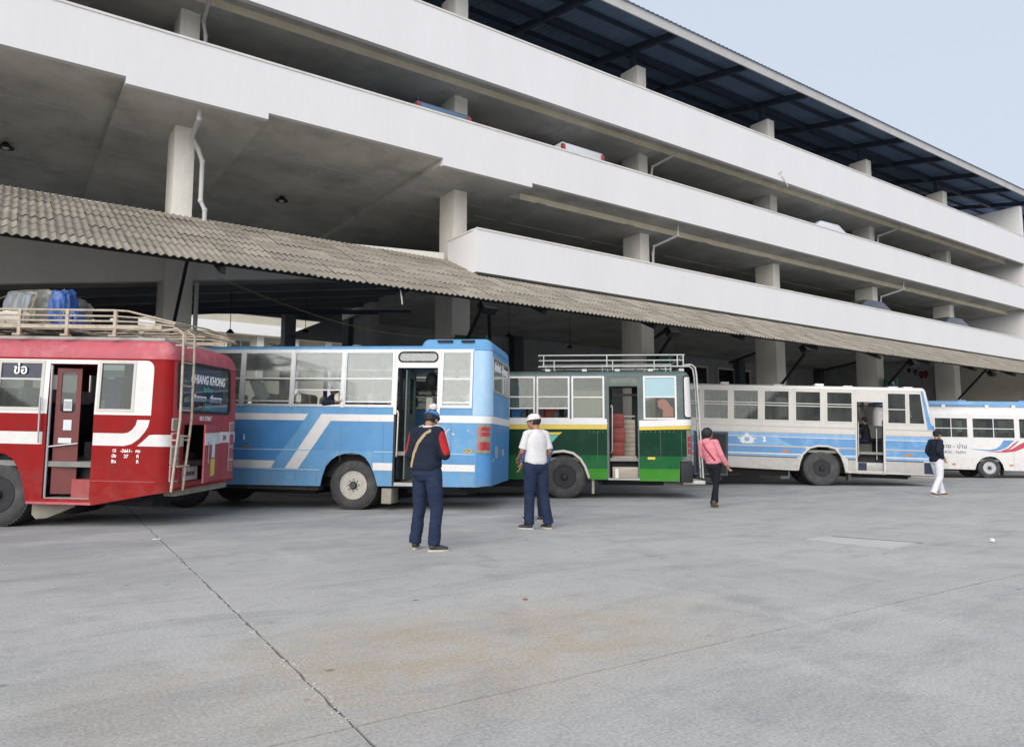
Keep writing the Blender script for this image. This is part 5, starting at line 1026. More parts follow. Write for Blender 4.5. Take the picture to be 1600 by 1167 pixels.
# emblem: plain winged crest shape
em = [(-2.66, 1.50), (-2.54, 1.47), (-2.50, 1.53), (-2.44, 1.50), (-2.42, 1.58), (-2.37, 1.62), (-2.35, 1.66), (-2.33, 1.62), (-2.28, 1.58), (-2.26, 1.50), (-2.20, 1.53), (-2.16, 1.47), (-2.04, 1.50), (-2.10, 1.43), (-2.16, 1.40), (-2.12, 1.35), (-2.18, 1.31), (-2.24, 1.28), (-2.28, 1.31), (-2.35, 1.28), (-2.42, 1.31), (-2.46, 1.28), (-2.52, 1.31), (-2.58, 1.35), (-2.54, 1.40), (-2.60, 1.43)]
B.panel('emblem', em, (), 'white', t=.003, off=.0105); B.panel('emblem_ring', rrect(-2.43, -2.27, 1.36, 1.50, .06), (), 'lbblue2', t=.002, off=.0125)
txt('2', .20, 'letter', B.t, (-1.80, -.012, 1.43), (pi / 2, 0, 0), bold=.008)
for a in (-1.25, 2.5): B.panel('reflector', rrect(a, a + .22, 1.04, 1.11, .03), (), 'lampamber', t=.006, off=.012)
for k in range(3): B.panel('locker_panel', rect(-2.9 + k * .75, -2.9 + k * .75 + .7, .54, .82), [rect(-2.87 + k * .75, -2.9 + k * .75 + .67, .57, .79)], 'barealu', t=.008, off=.013)
bx = link('luggage_hatch', None, None, B.t); B.panel('hatch_frame', rect(-4.05, -2.95, .2, 1.64), [rect(-3.98, -3.02, .27, 1.57)], 'steel_dark', bx, t=.04, off=.03); B.panel('hatch_lining', rect(-3.98, -3.02, .27, 1.57), (), 'black', bx, t=.02, off=.02)
lip = [(-.75, .48), (-.70, .74), (-.60, .99), (-.39, 1.20), (-.15, 1.275), (.15, 1.275), (.40, 1.21), (.58, .99), (.67, .74), (.73, .47)]
MB().tube([(a, -.01, b) for a, b in lip], .035, 8).build('arch_lip', 'offwhite', B.t, smooth=50)
B.panel('door_header', rect(1.02, 1.93, 2.74, 3.11), (), 'offwhite', t=.01, off=.012); B.panel('door_jamb', rect(1.02, 1.07, .5, 2.74), (), 'offwhite', t=.02, off=.014); B.panel('door_jamb', rect(1.86, 1.92, .5, 2.74), (), 'offwhite', t=.02, off=.014)
B.box('door_step', (1.08, .02, .5), (1.85, .3, .80), 'barealu', bevel=.01); B.box('door_step', (1.08, .31, .5), (1.85, .6, 1.13), 'barealu', bevel=.01); B.box('step_well', (1.1, .0, .55), (1.35, .018, .79), 'signdark')
B.panel('door_sill', rect(1.02, 1.93, .44, .50), (), 'barealu', t=.05, off=.03)
dl = link('door', None, None, B.t, (1.12, .06, 0), (0, 0, radians(80))); leaf(dl, .45, .6, 2.7, 1.5, 2.6, 'black'); ladder_tube(B, 'hand_pole', [(1.72, .2, .9), (1.72, .2, 1.9)], .016, 'chrome'); ladder_tube(B, 'grab_handle', [(1.10, -.03, 1.0), (1.10, -.04, 2.1)], .014, 'chrome')
B.common(1.14, 3.1, [-4.0, -3.3, -2.4, -1.6, -.8, .0, .7, 2.6], door=(1.07, 1.86), seat_top='seatcover', seat_m='seatdk')
for x in (-3.7, -3.15, -1.75, -.75, .2): B.box('curtain', (x, .06, 2.1), (x + .10, .09, 3.0), 'curtaintan')
B.box('luggage_rail', (-4.2, 1.9, 2.7), (2.9, 1.98, 2.76), 'lining')
B.axle(0.0, .56, .26, 'black'); B.axle(-3.55, .52, .26, 'black', dual=False, zc=.40)
MB().box((.82, .1, .2), (.9, .4, .46)).build('mudflap', 'rubber', B.t); B.box('rear_bumper', (2.7, .1, .38), (XR + .05, 2.3, .45), 'barealu')

# ============ white minibus
B = wb = Bus('white_minibus', 'white minibus with red and blue swooshes and roof rail at far right', 'minibus', (19.403, 30.107, 0), (ry(0), ry(1.2), ry(-9)), -4.4, 3.6, 2.1, .25, 1.6, .03)
XR = B.xr; e = B.s0 + B.tot
outer = [(B.s0, .33), (-.56, .33), (-.50, .55), (-.34, .76), (-.15, .85), (.03, .88), (.2, .85), (.36, .74), (.48, .55), (.53, .32), (XR, .32), (e, .32), (e, 2.54), (B.s0, 2.54)]
wins = [(-3.4, -2.1), (-2.05, -.77), (-.62, .99), (1.12, 2.3), (2.4, 3.2)]
fw_ = farwins(B, 0, 0, [-3.5, -2, -.5, 1.0], 1.3)
B.panel('body', outer, [rect(a + .02, b - .02, 1.63, 2.42) for a, b in wins] + [rect(a, b, 1.65, 2.4) for a, b in fw_] + [rrect(B.sy(.35), B.sy(1.75), 1.6, 2.35, .1)], 'white')
for i, (a, b) in enumerate(wins): B.window(a, b, 1.61, 2.44, bars=(2.0,) if i < 3 else (), fm='white', gm='glass_dk', fw=.03, vbars=((a + b) / 2,), off=.006)
B.panel('swoosh', [(-.75, 1.18), (-.5, 1.13), (-.2, 1.11), (.1, 1.09), (.4, 1.14), (.65, 1.26), (.82, 1.42), (.92, 1.54), (.54, 1.54), (.42, 1.34), (.28, 1.21), (.05, 1.15), (-.3, 1.15)], (), 'lbblue', t=.004, off=.005)
B.panel('swoosh', [(-.2, 1.07), (.3, 1.05), (.6, 1.05), (.95, 1.1), (1.3, 1.25), (1.5, 1.4), (1.8, 1.58), (1.5, 1.58), (1.15, 1.40), (.85, 1.20), (.5, 1.10), (.2, 1.085)], (), 'swred', t=.004, off=.0065); B.panel('swoosh', [(.45, 1.12), (.7, 1.22), (.9, 1.4), (1.05, 1.52), (1.10, 1.52), (.95, 1.36), (.75, 1.19), (.5, 1.10)], (), 'swred', t=.004, off=.0085)
txt('เชียงราย - น่าน', .24, 'letterdk', B.t, (-1.55, -.006, 1.26), (pi / 2, 0, 0), bold=.003); txt('CHIANGRAI - NAN', .17, 'letterdk', B.t, (-1.62, -.006, 1.02), (pi / 2, 0, 0))
for a in (-1.43, .72): B.panel('reflector', rrect(a, a + .14, .50, .56, .02), (), 'lampamber', t=.006, off=.01)
B.roof(2.53, .42, .32, 'white', drop=0.0); B.panel('crease', rect(B.s0, 3.3, .82, .835), (), 'offwhite', t=.006, off=.006) if False else None
m = MB(); m.box((-4.0, .12, 2.98), (3.0, .20, 3.12)); m.box((-4.0, B.W - .2, 2.98), (3.0, B.W - .12, 3.12)); m.box((-4, .12, 2.98), (-3.92, B.W - .12, 3.1)); m.box((2.92, .12, 2.98), (3.0, B.W - .12, 3.1)); m.build('roof_rail', 'lbblue2', B.t)
for x in (-3.5, -2.6, -1.7, -.05, .95, 1.9): B.box('rail_foot', (x, .13, 2.84), (x + .14, .25, 2.98), 'white')
for x in (-1.05, 1.25): B.box('rail_clamp', (x, .15, 3.12), (x + .3, .4, 3.17), 'lbblue')
B.common(.75, 2.5, [-3, -2.2, -1.4, -.5, .3, 1.2, 2.0], seat_top='seatcover', seat_m='seatdk')
for x in (-1.95, -1.35, -.95, -.55, .75): B.box('curtain', (x, .07, 1.65), (x + .16, .1, 2.4), 'curtaintan')
for x in (-1.6, .1): B.box('curtain', (x, .3, 1.9), (x + .4, .34, 2.4), 'curtain')
for x in (0, -3.6): B.axle(x, .41, .235, 'chrome', wdt=.22, dual=False, holes=5)
B.box('mudflap', (.5, .1, .12), (.56, .3, .36), 'black')

def seams(B, xs, z0, z1):
    for x in xs: B.panel('panel_seam', rect(x - .002, x + .002, z0, z1), (), 'interior', t=.004, off=.0092)
seams(red, (-1.8, -.9), .50, 1.27)
seams(blue, (-2.0, -1.2, -.75, 2.44), .50, .77); seams(blue, (-2.1, -.28, .6, 1.95), .94, 1.72)
seams(green, (-1.0, .80, 2.3, 2.80), .95, 1.62); seams(lb, (-2.0, -1.0, .95, 2.5), .50, 1.64); seams(wb, (-2.2, .9, 2.4), .36, 1.55)
def rivets(B, x0, x1, z, st=.11):
    m = MB(); x = x0
    while x < x1: m.box((x - .006, -.013, z - .006), (x + .006, -.004, z + .006)); x += st
    stuff(m.build('rivets', 'barealu', B.t))
rivets(lb, -2.9, .98, 1.675); rivets(lb, 1.95, 3.2, 1.675); rivets(lb, -2.9, -.8, .88); rivets(lb, 1.95, 3.0, .88); rivets(blue, -4, .7, 1.995); rivets(green, 1.85, 2.7, 1.60); rivets(green, .6, 1.0, 1.60)

# ------------------------------------------------------------------ people
def solid(mb, name, m, parent, voxel=.012, smooth=4, wr=0.0, wf=9.0, seed=0, wst=(1, 1, 1)):
    """one continuous surface grown from overlapping volumes"""
    o = link('tmp', mb.mesh('tmp')); a = o.modifiers.new('r', 'REMESH'); a.mode = 'VOXEL'; a.voxel_size = voxel
    b = o.modifiers.new('s', 'SMOOTH'); b.factor = .5; b.iterations = smooth
    dg = bpy.context.evaluated_depsgraph_get(); dg.update(); me = bpy.data.meshes.new_from_object(o.evaluated_get(dg)); bpy.data.objects.remove(o)
    if wr:
        n = len(me.vertices); nr = [v.normal.copy() for v in me.vertices]
        for i, v in enumerate(me.vertices):
            p = Vector((v.co.x * wf * wst[0] + seed + v.co.z * wf * .5, v.co.y * wf * wst[1], v.co.z * wf * wst[2]))
            k = noise.noise(p) ; k2 = 1 - abs(noise.noise(p * 1.9 + Vector((5, 1, 2)))) * 2
            v.co += nr[i] * (k * wr + k2 * wr * .5)
    me.shade_smooth(); return link(name, me, m, parent)
def limb(mb, pts, rs, seg=14):
    for k in range(len(pts) - 1): mb.tube([pts[k], pts[k + 1]], [rs[k], rs[k + 1]], seg)
    for p, r in zip(pts, rs): mb.sphere(p, r, seg, 8)
def loft(mb, secs, seg=24, pw=2.4):
    """secs: (cx, cy, z, rx, ry, twist)"""
    i0 = len(mb.v)
    for cx, cy, z, rx, ry, tw in secs:
        for j in range(seg):
            a = 2 * pi * j / seg; x = math.copysign(abs(cos(a)) ** (2 / pw), cos(a)) * rx; y = math.copysign(abs(sin(a)) ** (2 / pw), sin(a)) * ry
            mb.v.append((cx + x * cos(tw) - y * sin(tw), cy + x * sin(tw) + y * cos(tw), z))
    n = len(secs)
    for k in range(n - 1):
        for j in range(seg): a = i0 + k * seg + j; b = i0 + k * seg + (j + 1) % seg; mb.f.append((a, b, b + seg, a + seg))
    mb.f.append(tuple(i0 + j for j in reversed(range(seg)))); mb.f.append(tuple(i0 + (n - 1) * seg + j for j in range(seg)))
def hand(mb, w, d, side, curl=.5, s=1.0):
    """palm and five bent fingers growing from the wrist w along direction d; side = lateral direction of the thumb"""
    w = Vector(w); d = Vector(d).normalized(); sd = Vector(side); sd = (sd - d * sd.dot(d)).normalized(); pn = d.cross(sd).normalized()
    mt = Matrix((sd, d, pn)).transposed()
    mb.sphere(w + d * .045 * s, (.040 * s, .050 * s, .016 * s), 12, 8, mt); limb(mb, [w - d * .02, w + d * .02], [.024 * s, .024 * s], 10)
    for k, (off, ln) in enumerate(((.027, .070), (.009, .080), (-.009, .074), (-.027, .058))):
        b = w + d * (.082 * s) + sd * off * s; c1 = (d + pn * curl * .5).normalized(); c2 = (d + pn * curl * 1.4).normalized(); c3 = (d + pn * curl * 2.6).normalized()
        p1 = b + c1 * ln * .42 * s; p2 = p1 + c2 * ln * .32 * s; p3 = p2 + c3 * ln * .26 * s; limb(mb, [b - d * .02, b, p1, p2, p3], [.0085 * s, .0088 * s, .0082 * s, .0076 * s, .0066 * s], 8)
    b = w + d * .022 * s + sd * .026 * s; t1 = (sd * .8 + d * .7 + pn * .3).normalized(); t2 = (d + sd * .25 + pn * .5).normalized(); p1 = b + t1 * .036 * s; p2 = p1 + t2 * .03 * s; limb(mb, [b, p1, p2], [.012 * s, .0095 * s, .008 * s], 8)
DEF = dict(pelvis=(0, 0, .94), chest=(0, 0, 1.26), neck=(0, -.01, 1.43), head=(0, .015, 1.565), shL=(-.158, -.01, 1.37), elL=(-.215, -.03, 1.11), wrL=(-.225, .06, .88), shR=(.158, -.01, 1.37), elR=(.215, -.03, 1.11), wrR=(.225, .06, .88),
           hiL=(-.085, 0, .90), knL=(-.10, .02, .48), anL=(-.11, -.01, .085), hiR=(.085, 0, .90), knR=(.10, .02, .48), anR=(.11, -.01, .085), footL=0.15, footR=-.15, gaze=0.0, nod=0.0)
def person(label, loc, rot, sc, pose, top, legs, shoes, shirt_len=.92, sleeve='long', loose=1.0, headgear=None, hair='short', fem=False, vox=.008, seated=False, sole='sole', wr=.010, top_name='jacket'):
    P = dict(DEF); P.update(pose); V = lambda k: Vector(P[k])
    t = thing('person', label, 'person', loc, (0, 0, rot)); t.scale = (sc, sc, sc)
    # --- body, one continuous mesh
    b = MB(); hd = V('head'); nk = V('neck'); g = P['gaze']; nod = P['nod']
    HM = Matrix.Rotation(g, 3, 'Z') @ Matrix.Rotation(nod, 3, 'X')
    def H(x, y, z): return hd + HM @ Vector((x, y, z))
    b.sphere(hd + HM @ Vector((0, -.012, .018)), (.074, .092, .092), 20, 14, HM); b.sphere(hd + HM @ Vector((0, .022, -.045)), (.056, .062, .070), 16, 10, HM); b.sphere(H(0, .060, -.088), .026, 10, 8)
    limb(b, [H(0, .080, .008), H(0, .098, -.026)], [.010, .014], 8)
    for sx in (-1, 1): b.sphere(H(sx * .076, -.008, -.012), (.012, .018, .030), 8, 6); b.sphere(H(sx * .034, .064, -.022), .022, 8, 6)
    limb(b, [H(0, .078, -.062), H(0, .080, -.056)], [.016, .015], 8)
    limb(b, [nk + Vector((0, 0, -.06)), nk + Vector((0, .0, .02)), H(0, -.015, -.05)], [.062, .052, .052])
    tor = [(V('pelvis') + Vector((0, 0, -.06)), .125, .085), (V('pelvis') + Vector((0, 0, .03)), .135, .09), ((V('pelvis') + V('chest')) / 2, .118, .082), (V('chest'), .14, .095), ((V('chest') + V('neck')) / 2 + Vector((0, 0, .02)), .12, .07)]
    loft(b, [(p.x, p.y, p.z, rx, ry, 0) for p, rx, ry in tor], 18, 2)
    for s in 'LR':
        limb(b, [V('sh' + s) * .8 + V('neck') * .2, V('sh' + s), V('el' + s), V('wr' + s)], [.05, .050, .036, .024]); limb(b, [V('hi' + s), V('kn' + s), V('an' + s)], [.075, .052, .036])
        dv = V('wr' + s) - V('el' + s); sd = Vector((0, 1, 0)) if abs(dv.normalized().y) < .7 else Vector((1 if s == 'L' else -1, 0, .2)); hand(b, V('wr' + s), dv, sd, P.get('curl' + s, .55), P.get('hs', 1.0))
    solid(b, 'body', 'skin', t, vox * .75, 3)
    for sx in (-1, 1): MB().sphere(H(sx * .031, .080, .004), .0085, 8, 6).build('eye', 'black', t, smooth=60)
    MB().sphere(H(0, .096, -.066), (.022, .005, .004), 8, 6, HM).build('mouth', 'redbox', t, smooth=60)
    # --- hair
    h = MB(); HK = 22; 
    if hair == 'short': rr, zlow = 1.0, -.060
    else: rr, zlow = 1.14, -.115
    rad = Vector((.086 * rr, .100 * rr, .102 * rr)); segs, rings = 28, 18
    for i in range(rings + 1):
        th = pi * i / rings * .98
        for j in range(segs):
            ph = 2 * pi * j / segs; dirv = Vector((sin(th) * cos(ph), sin(th) * sin(ph), cos(th)))
            p = Vector((dirv.x * rad.x, dirv.y * rad.y - .016, dirv.z * rad.z + .022))
            front = max(0, dirv.y); lim = zlow + front * (.13 if hair == 'short' else .16)
            if dirv.y > .1 and p.z < lim: p = Vector((p.x * .6, p.y * .6, lim))
            if p.z < zlow: p.z = zlow; p.x *= .55; p.y *= .55
            n_ = noise.noise(dirv * 5) * .009 + noise.noise(Vector((dirv.x * 26, dirv.y * 26, dirv.z * 6))) * .005; p += dirv * n_; h.v.append(tuple(H(*p)))
    for i in range(rings):
        for j in range(segs): a = i * segs + j; c = i * segs + (j + 1) % segs; h.f.append((a, c, c + segs, a + segs))
    h.build('hair', 'hair', t, smooth=60)
    # --- trousers
    if legs:
        l = MB(); pe = V('pelvis')
        for s in 'LR':
            hi, kn, an = V('hi' + s), V('kn' + s), V('an' + s); cu = an + (kn - an).normalized() * (-.015)
            limb(l, [hi, hi.lerp(kn, .5), kn], [.102 * loose if not fem else .092, .088 * loose, .070 * loose]); l.tube([kn, kn.lerp(cu, .5), cu], [.070 * loose, .066 * loose, .068 * loose], 16)
        loft(l, [(pe.x, pe.y, pe.z - .13, .115, .10, 0), (pe.x, pe.y - .008, pe.z - .06, .168, .122, 0), (pe.x, pe.y, pe.z + .03, .162, .112, 0), (pe.x, pe.y, pe.z + .10, .148, .104, 0)], 24, 2.3)
        solid(l, 'trousers', legs, t, vox, 5, wr * .8, 7, 2, (1, 1, 1.4))
        be = MB(); loft(be, [(pe.x, pe.y, pe.z + .070, .157, .111, 0), (pe.x, pe.y, pe.z + .102, .153, .108, 0)], 24, 2.3); be.build('belt', 'black', t, smooth=40)
    # --- shoes
    for s, fa in (('L', P['footL']), ('R', P['footR'])):
        an = V('an' + s); R3 = Matrix.Rotation(fa, 3, 'Z') @ Matrix.Rotation(P.get('pitch' + s, 0), 3, 'X'); f = MB()
        f.sphere(an + R3 @ Vector((0, -.01, -.03)), (.040, .05, .045), 12, 8, R3); f.sphere(an + R3 @ Vector((0, .06, -.045)), (.043, .085, .034), 14, 8, R3); f.sphere(an + R3 @ Vector((0, .12, -.052)), (.044, .055, .028), 14, 8, R3)
        o = solid(f, 'shoe', shoes, t, .008, 2); so = MB(); pts = []
        for k in range(20): a = 2 * pi * k / 20; pts.append((.046 * cos(a) * (1.0 if sin(a) > 0 else .85), .055 + .13 * sin(a)))
        so.prism(pts, lambda x, y: an + R3 @ Vector((x, y, -.062)), lambda x, y: an + R3 @ Vector((x, y, -.084))); so.build('shoe_sole', sole, t)
    # --- top
    j = MB(); ch, pe = V('chest'), V('pelvis'); zl = shirt_len; k = 1.0 if not fem else .92; infl = .012 if top_name == 'jacket' else 0.0
    lo = pe.copy(); lo.z = zl; mid = (pe + ch) / 2
    secs = [(lo.x, lo.y, lo.z, (.158 + infl) * k, (.116 + infl), 0), (lo.x, lo.y, lo.z + .05, (.168 + infl * 1.5) * k, .125 + infl, 0), (mid.x, mid.y, mid.z, (.158 + infl) * k, .118 + infl, 0), (ch.x, ch.y, ch.z, (.168 + infl) * k, .122 + infl, 0), (ch.x * .5 + nk.x * .5, ch.y * .5 + nk.y * .5, (ch.z + nk.z) / 2 + .005, .150 * k, .105 + infl, 0), (nk.x, nk.y, nk.z - .035, .098, .080, 0), (nk.x, nk.y, nk.z + .012, .066, .066, 0)]
    loft(j, secs, 28, 2.4)
    for s in 'LR':
        sh, el, wr_ = V('sh' + s), V('el' + s), V('wr' + s); i_ = infl
        if sleeve == 'long': limb(j, [sh.lerp(nk, .35), sh, sh.lerp(el, .5), el], [.055, .059 + i_, .053 + i_, .047 + i_]); e2 = el.lerp(wr_, .93); j.tube([el, el.lerp(wr_, .5), e2], [.047 + i_, .043 + i_, .036 + i_], 16)
        else: limb(j, [sh.lerp(nk, .35), sh], [.054, .057]); j.tube([sh, sh.lerp(el, .45), sh.lerp(el, .86)], [.057, .059, .063], 16)
    solid(j, top_name, top, t, vox, 4, wr * .7, 7, 7, (1, 1, 1.3))
    # --- headgear
    def dome(rx, ry, rz_, zc, name, m, zcut=0.0, tilt=0.0):
        d_ = MB(); n1, n2 = 26, 9
        for i in range(n2 + 1):
            a = (pi / 2) * i / n2
            for q in range(n1): ph = 2 * pi * q / n1; zz = rz_ * sin(a); d_.v.append(tuple(H(rx * cos(a) ** .8 * cos(ph) if i < n2 else 0, (ry * cos(a) ** .8 * sin(ph) if i < n2 else 0) - .012, zc + zz + tilt * sin(ph) * cos(a))))
        for i in range(n2):
            for q in range(n1): a = i * n1 + q; c = i * n1 + (q + 1) % n1; d_.f.append((a, c, c + n1, a + n1))
        d_.f.append(tuple(reversed(range(n1)))); return d_.build(name, m, t, smooth=60)
    if headgear == 'beanie':
        dome(.089, .106, .082, .034, 'knit_cap', 'capblue', tilt=.008); 
        c = MB(); c.tube([H(.087 * cos(a), .104 * sin(a) - .012, .036 + .008 * sin(a)) for a in [2 * pi * q / 24 for q in range(25)]], .010, 8, cap=False); c.build('cap_cuff', 'bluecuff', t, smooth=60)
        p = MB(); p.sphere(H(.01, -.06, .140), (.050, .046, .042), 16, 12)
        for i, v in enumerate(p.v): q = noise.noise(Vector(v) * 90); p.v[i] = tuple(Vector(v) + (Vector(v) - H(.01, -.06, .140)) * q * .3)
        p.build('pompom', 'tee', t, smooth=60)
    elif headgear == 'flatbeanie': dome(.093, .110, .085, .030, 'knit_cap', 'navy', tilt=.006)
    elif headgear == 'cap':
        dome(.092, .108, .098, .022, 'cap', 'tee'); br = MB(); pts = [(.074 * cos(a), .085 + .085 * sin(a)) for a in [pi * q / 12 for q in range(13)]]
        br.prism(pts, lambda x, y: H(x, y - .01, .034 - x * x * 3 - (y - .085) * .15), lambda x, y: H(x, y - .01, .028 - x * x * 3 - (y - .085) * .15)); br.build('cap_brim', 'tee', t, smooth=40)
        MB().box((-.03, -.01, 0), (.03, 0, .012), Matrix.Translation(H(0, -.118, .05))).build('cap_logo', 'clothred', t)
    return t, H, V
# man in the tracksuit jacket
t, H, V = person('man in blue knit cap with white pompom and navy jacket with red sleeves', (-1.02, 8.90, 0), ry(-28), 1.015,
    dict(head=(.0, .085, 1.525), neck=(0, .03, 1.425), chest=(0, .01, 1.25), pelvis=(0, -.01, .935), nod=ry(-30), elL=(-.225, -.03, 1.10), wrL=(-.10, .20, 1.12), elR=(.235, .03, 1.10), wrR=(.08, .24, 1.14), anL=(-.17, .02, .085), knL=(-.13, .04, .48), anR=(.15, -.06, .085), knR=(.13, .02, .48), footL=.5, footR=-.75),
    'navy', 'navy2' if False else 'jeans', 'shoe', shirt_len=.93, headgear='beanie', loose=1.06)
t.children[0].name = t.children[0].name
for s in 'RL':
    sh, el = V('sh' + s), V('el' + s); m = MB(); sg = 1 if s == 'R' else -1; dr_ = (el - sh).normalized(); sdv = Vector((sg, -.35, 0)).normalized(); sdv = (sdv - dr_ * sdv.dot(dr_)).normalized(); tv = dr_.cross(sdv)
    rows = []; N1, N2 = 10, 8
    for i in range(N1 + 1):
        f = i / N1; c = sh.lerp(el, .02 + f * 1.0); w = [.15, .5, .75, .85, .9, .92, .95, .95, .95, .85, .6][i]; r = .074 - .012 * f
        for q in range(N2 + 1): a = (q / N2 - .5) * 2 * w; rows.append(tuple(c + (sdv * cos(a) + tv * sin(a)) * (r + .004)))
    m.v = rows; m.f = [(i * (N2 + 1) + q, i * (N2 + 1) + q + 1, (i + 1) * (N2 + 1) + q + 1, (i + 1) * (N2 + 1) + q) for i in range(N1) for q in range(N2)]
    o = m.build('sleeve_panel', 'clothred', t, smooth=60); md = o.modifiers.new('t', 'SOLIDIFY'); md.thickness = .012; md.offset = -1
    cc = V('neck'); ps = [cc + Vector((sg * .055, .0, .0)), sh.lerp(cc, .45) + Vector((0, .03, .062)), sh + Vector((sg * .04, .055, .055)), sh.lerp(el, .5) + Vector((sg * .045, .065, .0)), el + Vector((sg * .02, .075, .0))]
    MB().tube(ps, .008, 6).build('piping', 'tee', t, smooth=60)
MB().tube([V('neck') + Vector((.062 * cos(a), .062 * sin(a), .012)) for a in [2 * pi * q / 16 for q in range(17)]], .013, 8, cap=False).build('collar', 'tee', t, smooth=60)
def strap(t, pts, w, m, top=(0, 0, 0)):
    """flat strap laid over the back of the garment"""
    g_ = next(c for c in t.children if c.name.split('.')[0] in ('jacket', 'shirt')); bvh = BVHTree.FromPolygons([v.co.copy() for v in g_.data.vertices], [tuple(p.vertices) for p in g_.data.polygons])
    pp = []
    for k in range(len(pts) - 1):
        for q in range(5): f = q / 5; pp.append((pts[k][0] * (1 - f) + pts[k + 1][0] * f, pts[k][1] * (1 - f) + pts[k + 1][1] * f))
    pp.append(pts[-1]); P_ = []
    for x, z in pp:
        h = bvh.ray_cast(Vector((x, -1, z)), Vector((0, 1, 0)))[0]
        P_.append(Vector((x, (h.y if h else (P_[-1].y if P_ else -.05)) - .006, z)))
    m_ = MB()
    for k, p in enumerate(P_):
        d_ = (P_[min(k + 1, len(P_) - 1)] - P_[max(k - 1, 0)]).normalized(); sd = d_.cross(Vector((0, 1, 0))).normalized() * w
        m_.v += [tuple(p - sd), tuple(p + sd), tuple(p + sd + Vector((0, .008, 0))), tuple(p - sd + Vector((0, .008, 0)))]
    for i in range(len(P_) - 1):
        for q in range(4): a = i * 4 + q; b = i * 4 + (q + 1) % 4; m_.f.append((a, b, b + 4, a + 4))
    return m_.build('shoulder_strap', m, t, smooth=50)
strap(t, [(.085, 1.40), (.04, 1.36), (-.05, 1.24), (-.11, 1.12), (-.13, 1.02), (-.135, .96)], .019, 'tan')
# man in white tee
person('man in white cap, white t-shirt and dark jeans standing with his back to us', (.36, 11.18, 0), ry(28), 1.03,
    dict(head=(-.02, .03, 1.56), gaze=ry(38), nod=ry(-8), elL=(-.215, .03, 1.12), wrL=(-.15, .24, 1.03), elR=(.215, -.03, 1.12), wrR=(.20, .14, .95), anL=(-.10, .03, .085), anR=(.18, -.05, .085), knL=(-.08, .05, .48), knR=(.13, .0, .48), footL=.6, footR=.1),
    'tee', 'jeans', 'shoe', shirt_len=.93, sleeve='short', headgear='cap', top_name='t_shirt', loose=1.1, wr=.005)
person('dark haired person in blue shirt mostly hidden behind the man in the white cap', (.40, 12.6, 0), ry(150), 1.06, dict(elL=(-.26, -.03, 1.12)), 'blueshirt', 'navy', 'shoe', top_name='shirt', vox=.010)
# woman in pink
t, H, V = person('woman in pink hooded jacket with red shoulder strap, leaning with one foot crossed', (4.15, 15.36, 0), ry(-48), .985,
    dict(pelvis=(.02, .03, .90), chest=(-.03, -.04, 1.22), neck=(-.05, -.06, 1.39), head=(-.05, -.05, 1.525), gaze=ry(-25), nod=ry(10), shL=(-.20, -.06, 1.34), shR=(.12, -.05, 1.34), elL=(-.25, -.02, 1.08), wrL=(-.15, .15, .97), elR=(.22, .0, 1.08), wrR=(.25, .16, .86),
         hiL=(-.06, .03, .87), hiR=(.10, .03, .87), knL=(.03, .07, .46), anL=(.0, -.02, .085), knR=(.06, .02, .47), anR=(.12, -.10, .12), pitchR=ry(-55), footL=0, footR=-.1),
    'pink', 'blackc', 'shoe', shirt_len=.90, hair='long', fem=True, loose=.82, vox=.009, sole='shoebrown')
strap(t, [(-.13, 1.36), (-.08, 1.28), (0, 1.16), (.08, 1.04), (.13, .96)], .017, 'darkred')
m = MB(); m.sphere(V('neck') + Vector((0, -.075, -.035)), (.095, .05, .075), 16, 10); m.build('hood', 'pink', t, smooth=60)
m = MB(); pe = V('pelvis'); loft(m, [(pe.x, pe.y, pe.z - .055, .155, .118, 0), (pe.x, pe.y, pe.z + .05, .158, .118, 0)], 24, 2.3); m.build('shirt_hem', 'tee', t, smooth=40)
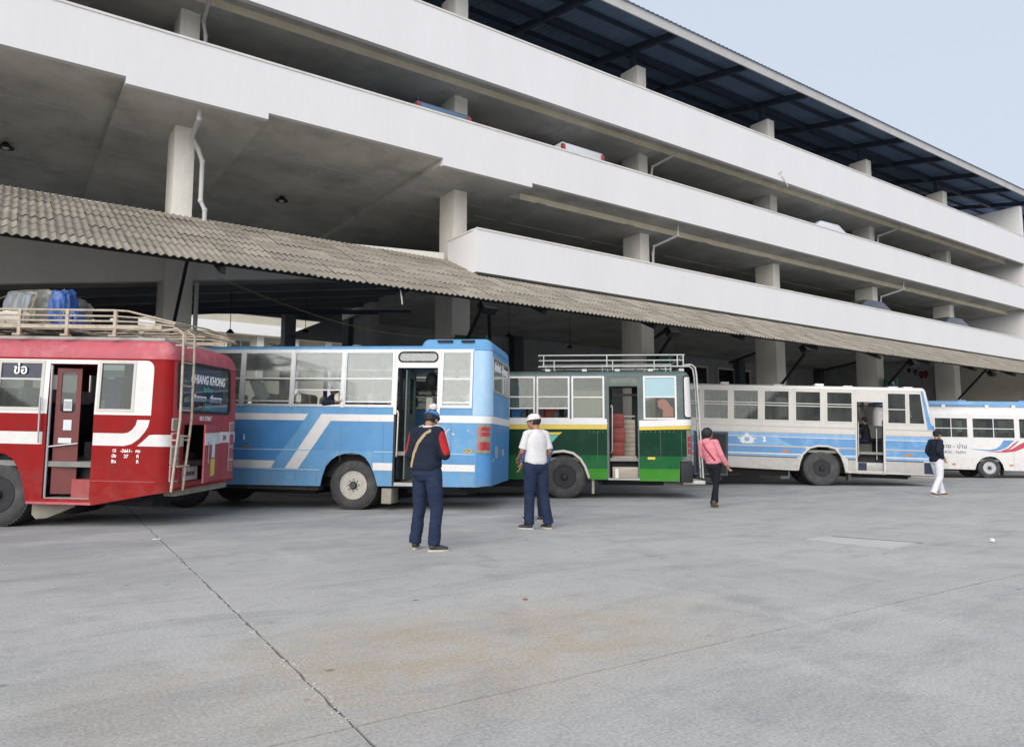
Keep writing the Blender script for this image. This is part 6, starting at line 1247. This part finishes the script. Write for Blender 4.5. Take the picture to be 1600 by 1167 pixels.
# man walking in white trousers
person('man in dark cap, dark jacket and white trousers walking to the right past the minibus', (10.80, 18.84, 0), ry(-80), 1.0,
    dict(head=(0, .06, 1.55), neck=(0, .025, 1.43), chest=(0, .02, 1.26), nod=ry(-8), elL=(-.25, -.06, 1.12), wrL=(-.22, .1, .92), elR=(.26, -.16, 1.14), wrR=(.2, .02, .95), hiL=(-.08, 0, .9), knL=(-.09, .08, .49), anL=(-.09, .17, .085), knR=(.09, -.02, .48), anR=(.09, -.22, .095), footL=0, footR=0, pitchR=ry(-8)),
    'navy', 'whitec', 'shoebrown', shirt_len=.86, headgear='flatbeanie', loose=1.12, vox=.010)
# passengers
def put(b, v):
    mw = Matrix.Translation(b.t.location) @ b.t.rotation_euler.to_matrix().to_4x4(); return mw @ Vector(v)
sit = dict(pelvis=(0, 0, .60), chest=(0, .02, .92), neck=(0, .03, 1.10), head=(0, .05, 1.23), shL=(-.185, .02, 1.05), shR=(.185, .02, 1.05), elL=(-.24, .05, .80), wrL=(-.15, .28, .75), elR=(.24, .05, .80), wrR=(.15, .28, .75), hiL=(-.09, .03, .56), knL=(-.11, .44, .56), anL=(-.11, .46, .13), hiR=(.09, .03, .56), knR=(.11, .44, .56), anR=(.11, .46, .13))
def seated(label, b, x, y, zf, rot, top, **kw):
    p = dict(sit); p.update(kw.pop('pose', {})); return person(label, put(b, (x, y, zf)), b.t.rotation_euler[2] + rot, 1.0, p, top, 'navy', 'shoe', shirt_len=.60, vox=.012, **kw)
seated('passenger in the blue bus resting a dark sleeved arm on the window sill', blue, -.55, .42, 1.16, ry(90), 'navy', pose=dict(elL=(-.40, .10, .93), wrL=(-.42, -.16, .95)))
seated('passenger in dark jacket sitting behind the open door of the pale blue bus, hand raised', lb, 1.65, .95, .95, ry(60), 'blackc', pose=dict(elR=(.16, .30, 1.08), wrR=(.10, .50, 1.22), elL=(-.3, .1, .86), wrL=(-.36, .30, .80)))
seated('passenger in dark clothes seen through the second window of the pale blue bus', lb, -2.35, .45, 1.14, ry(80), 'navy')
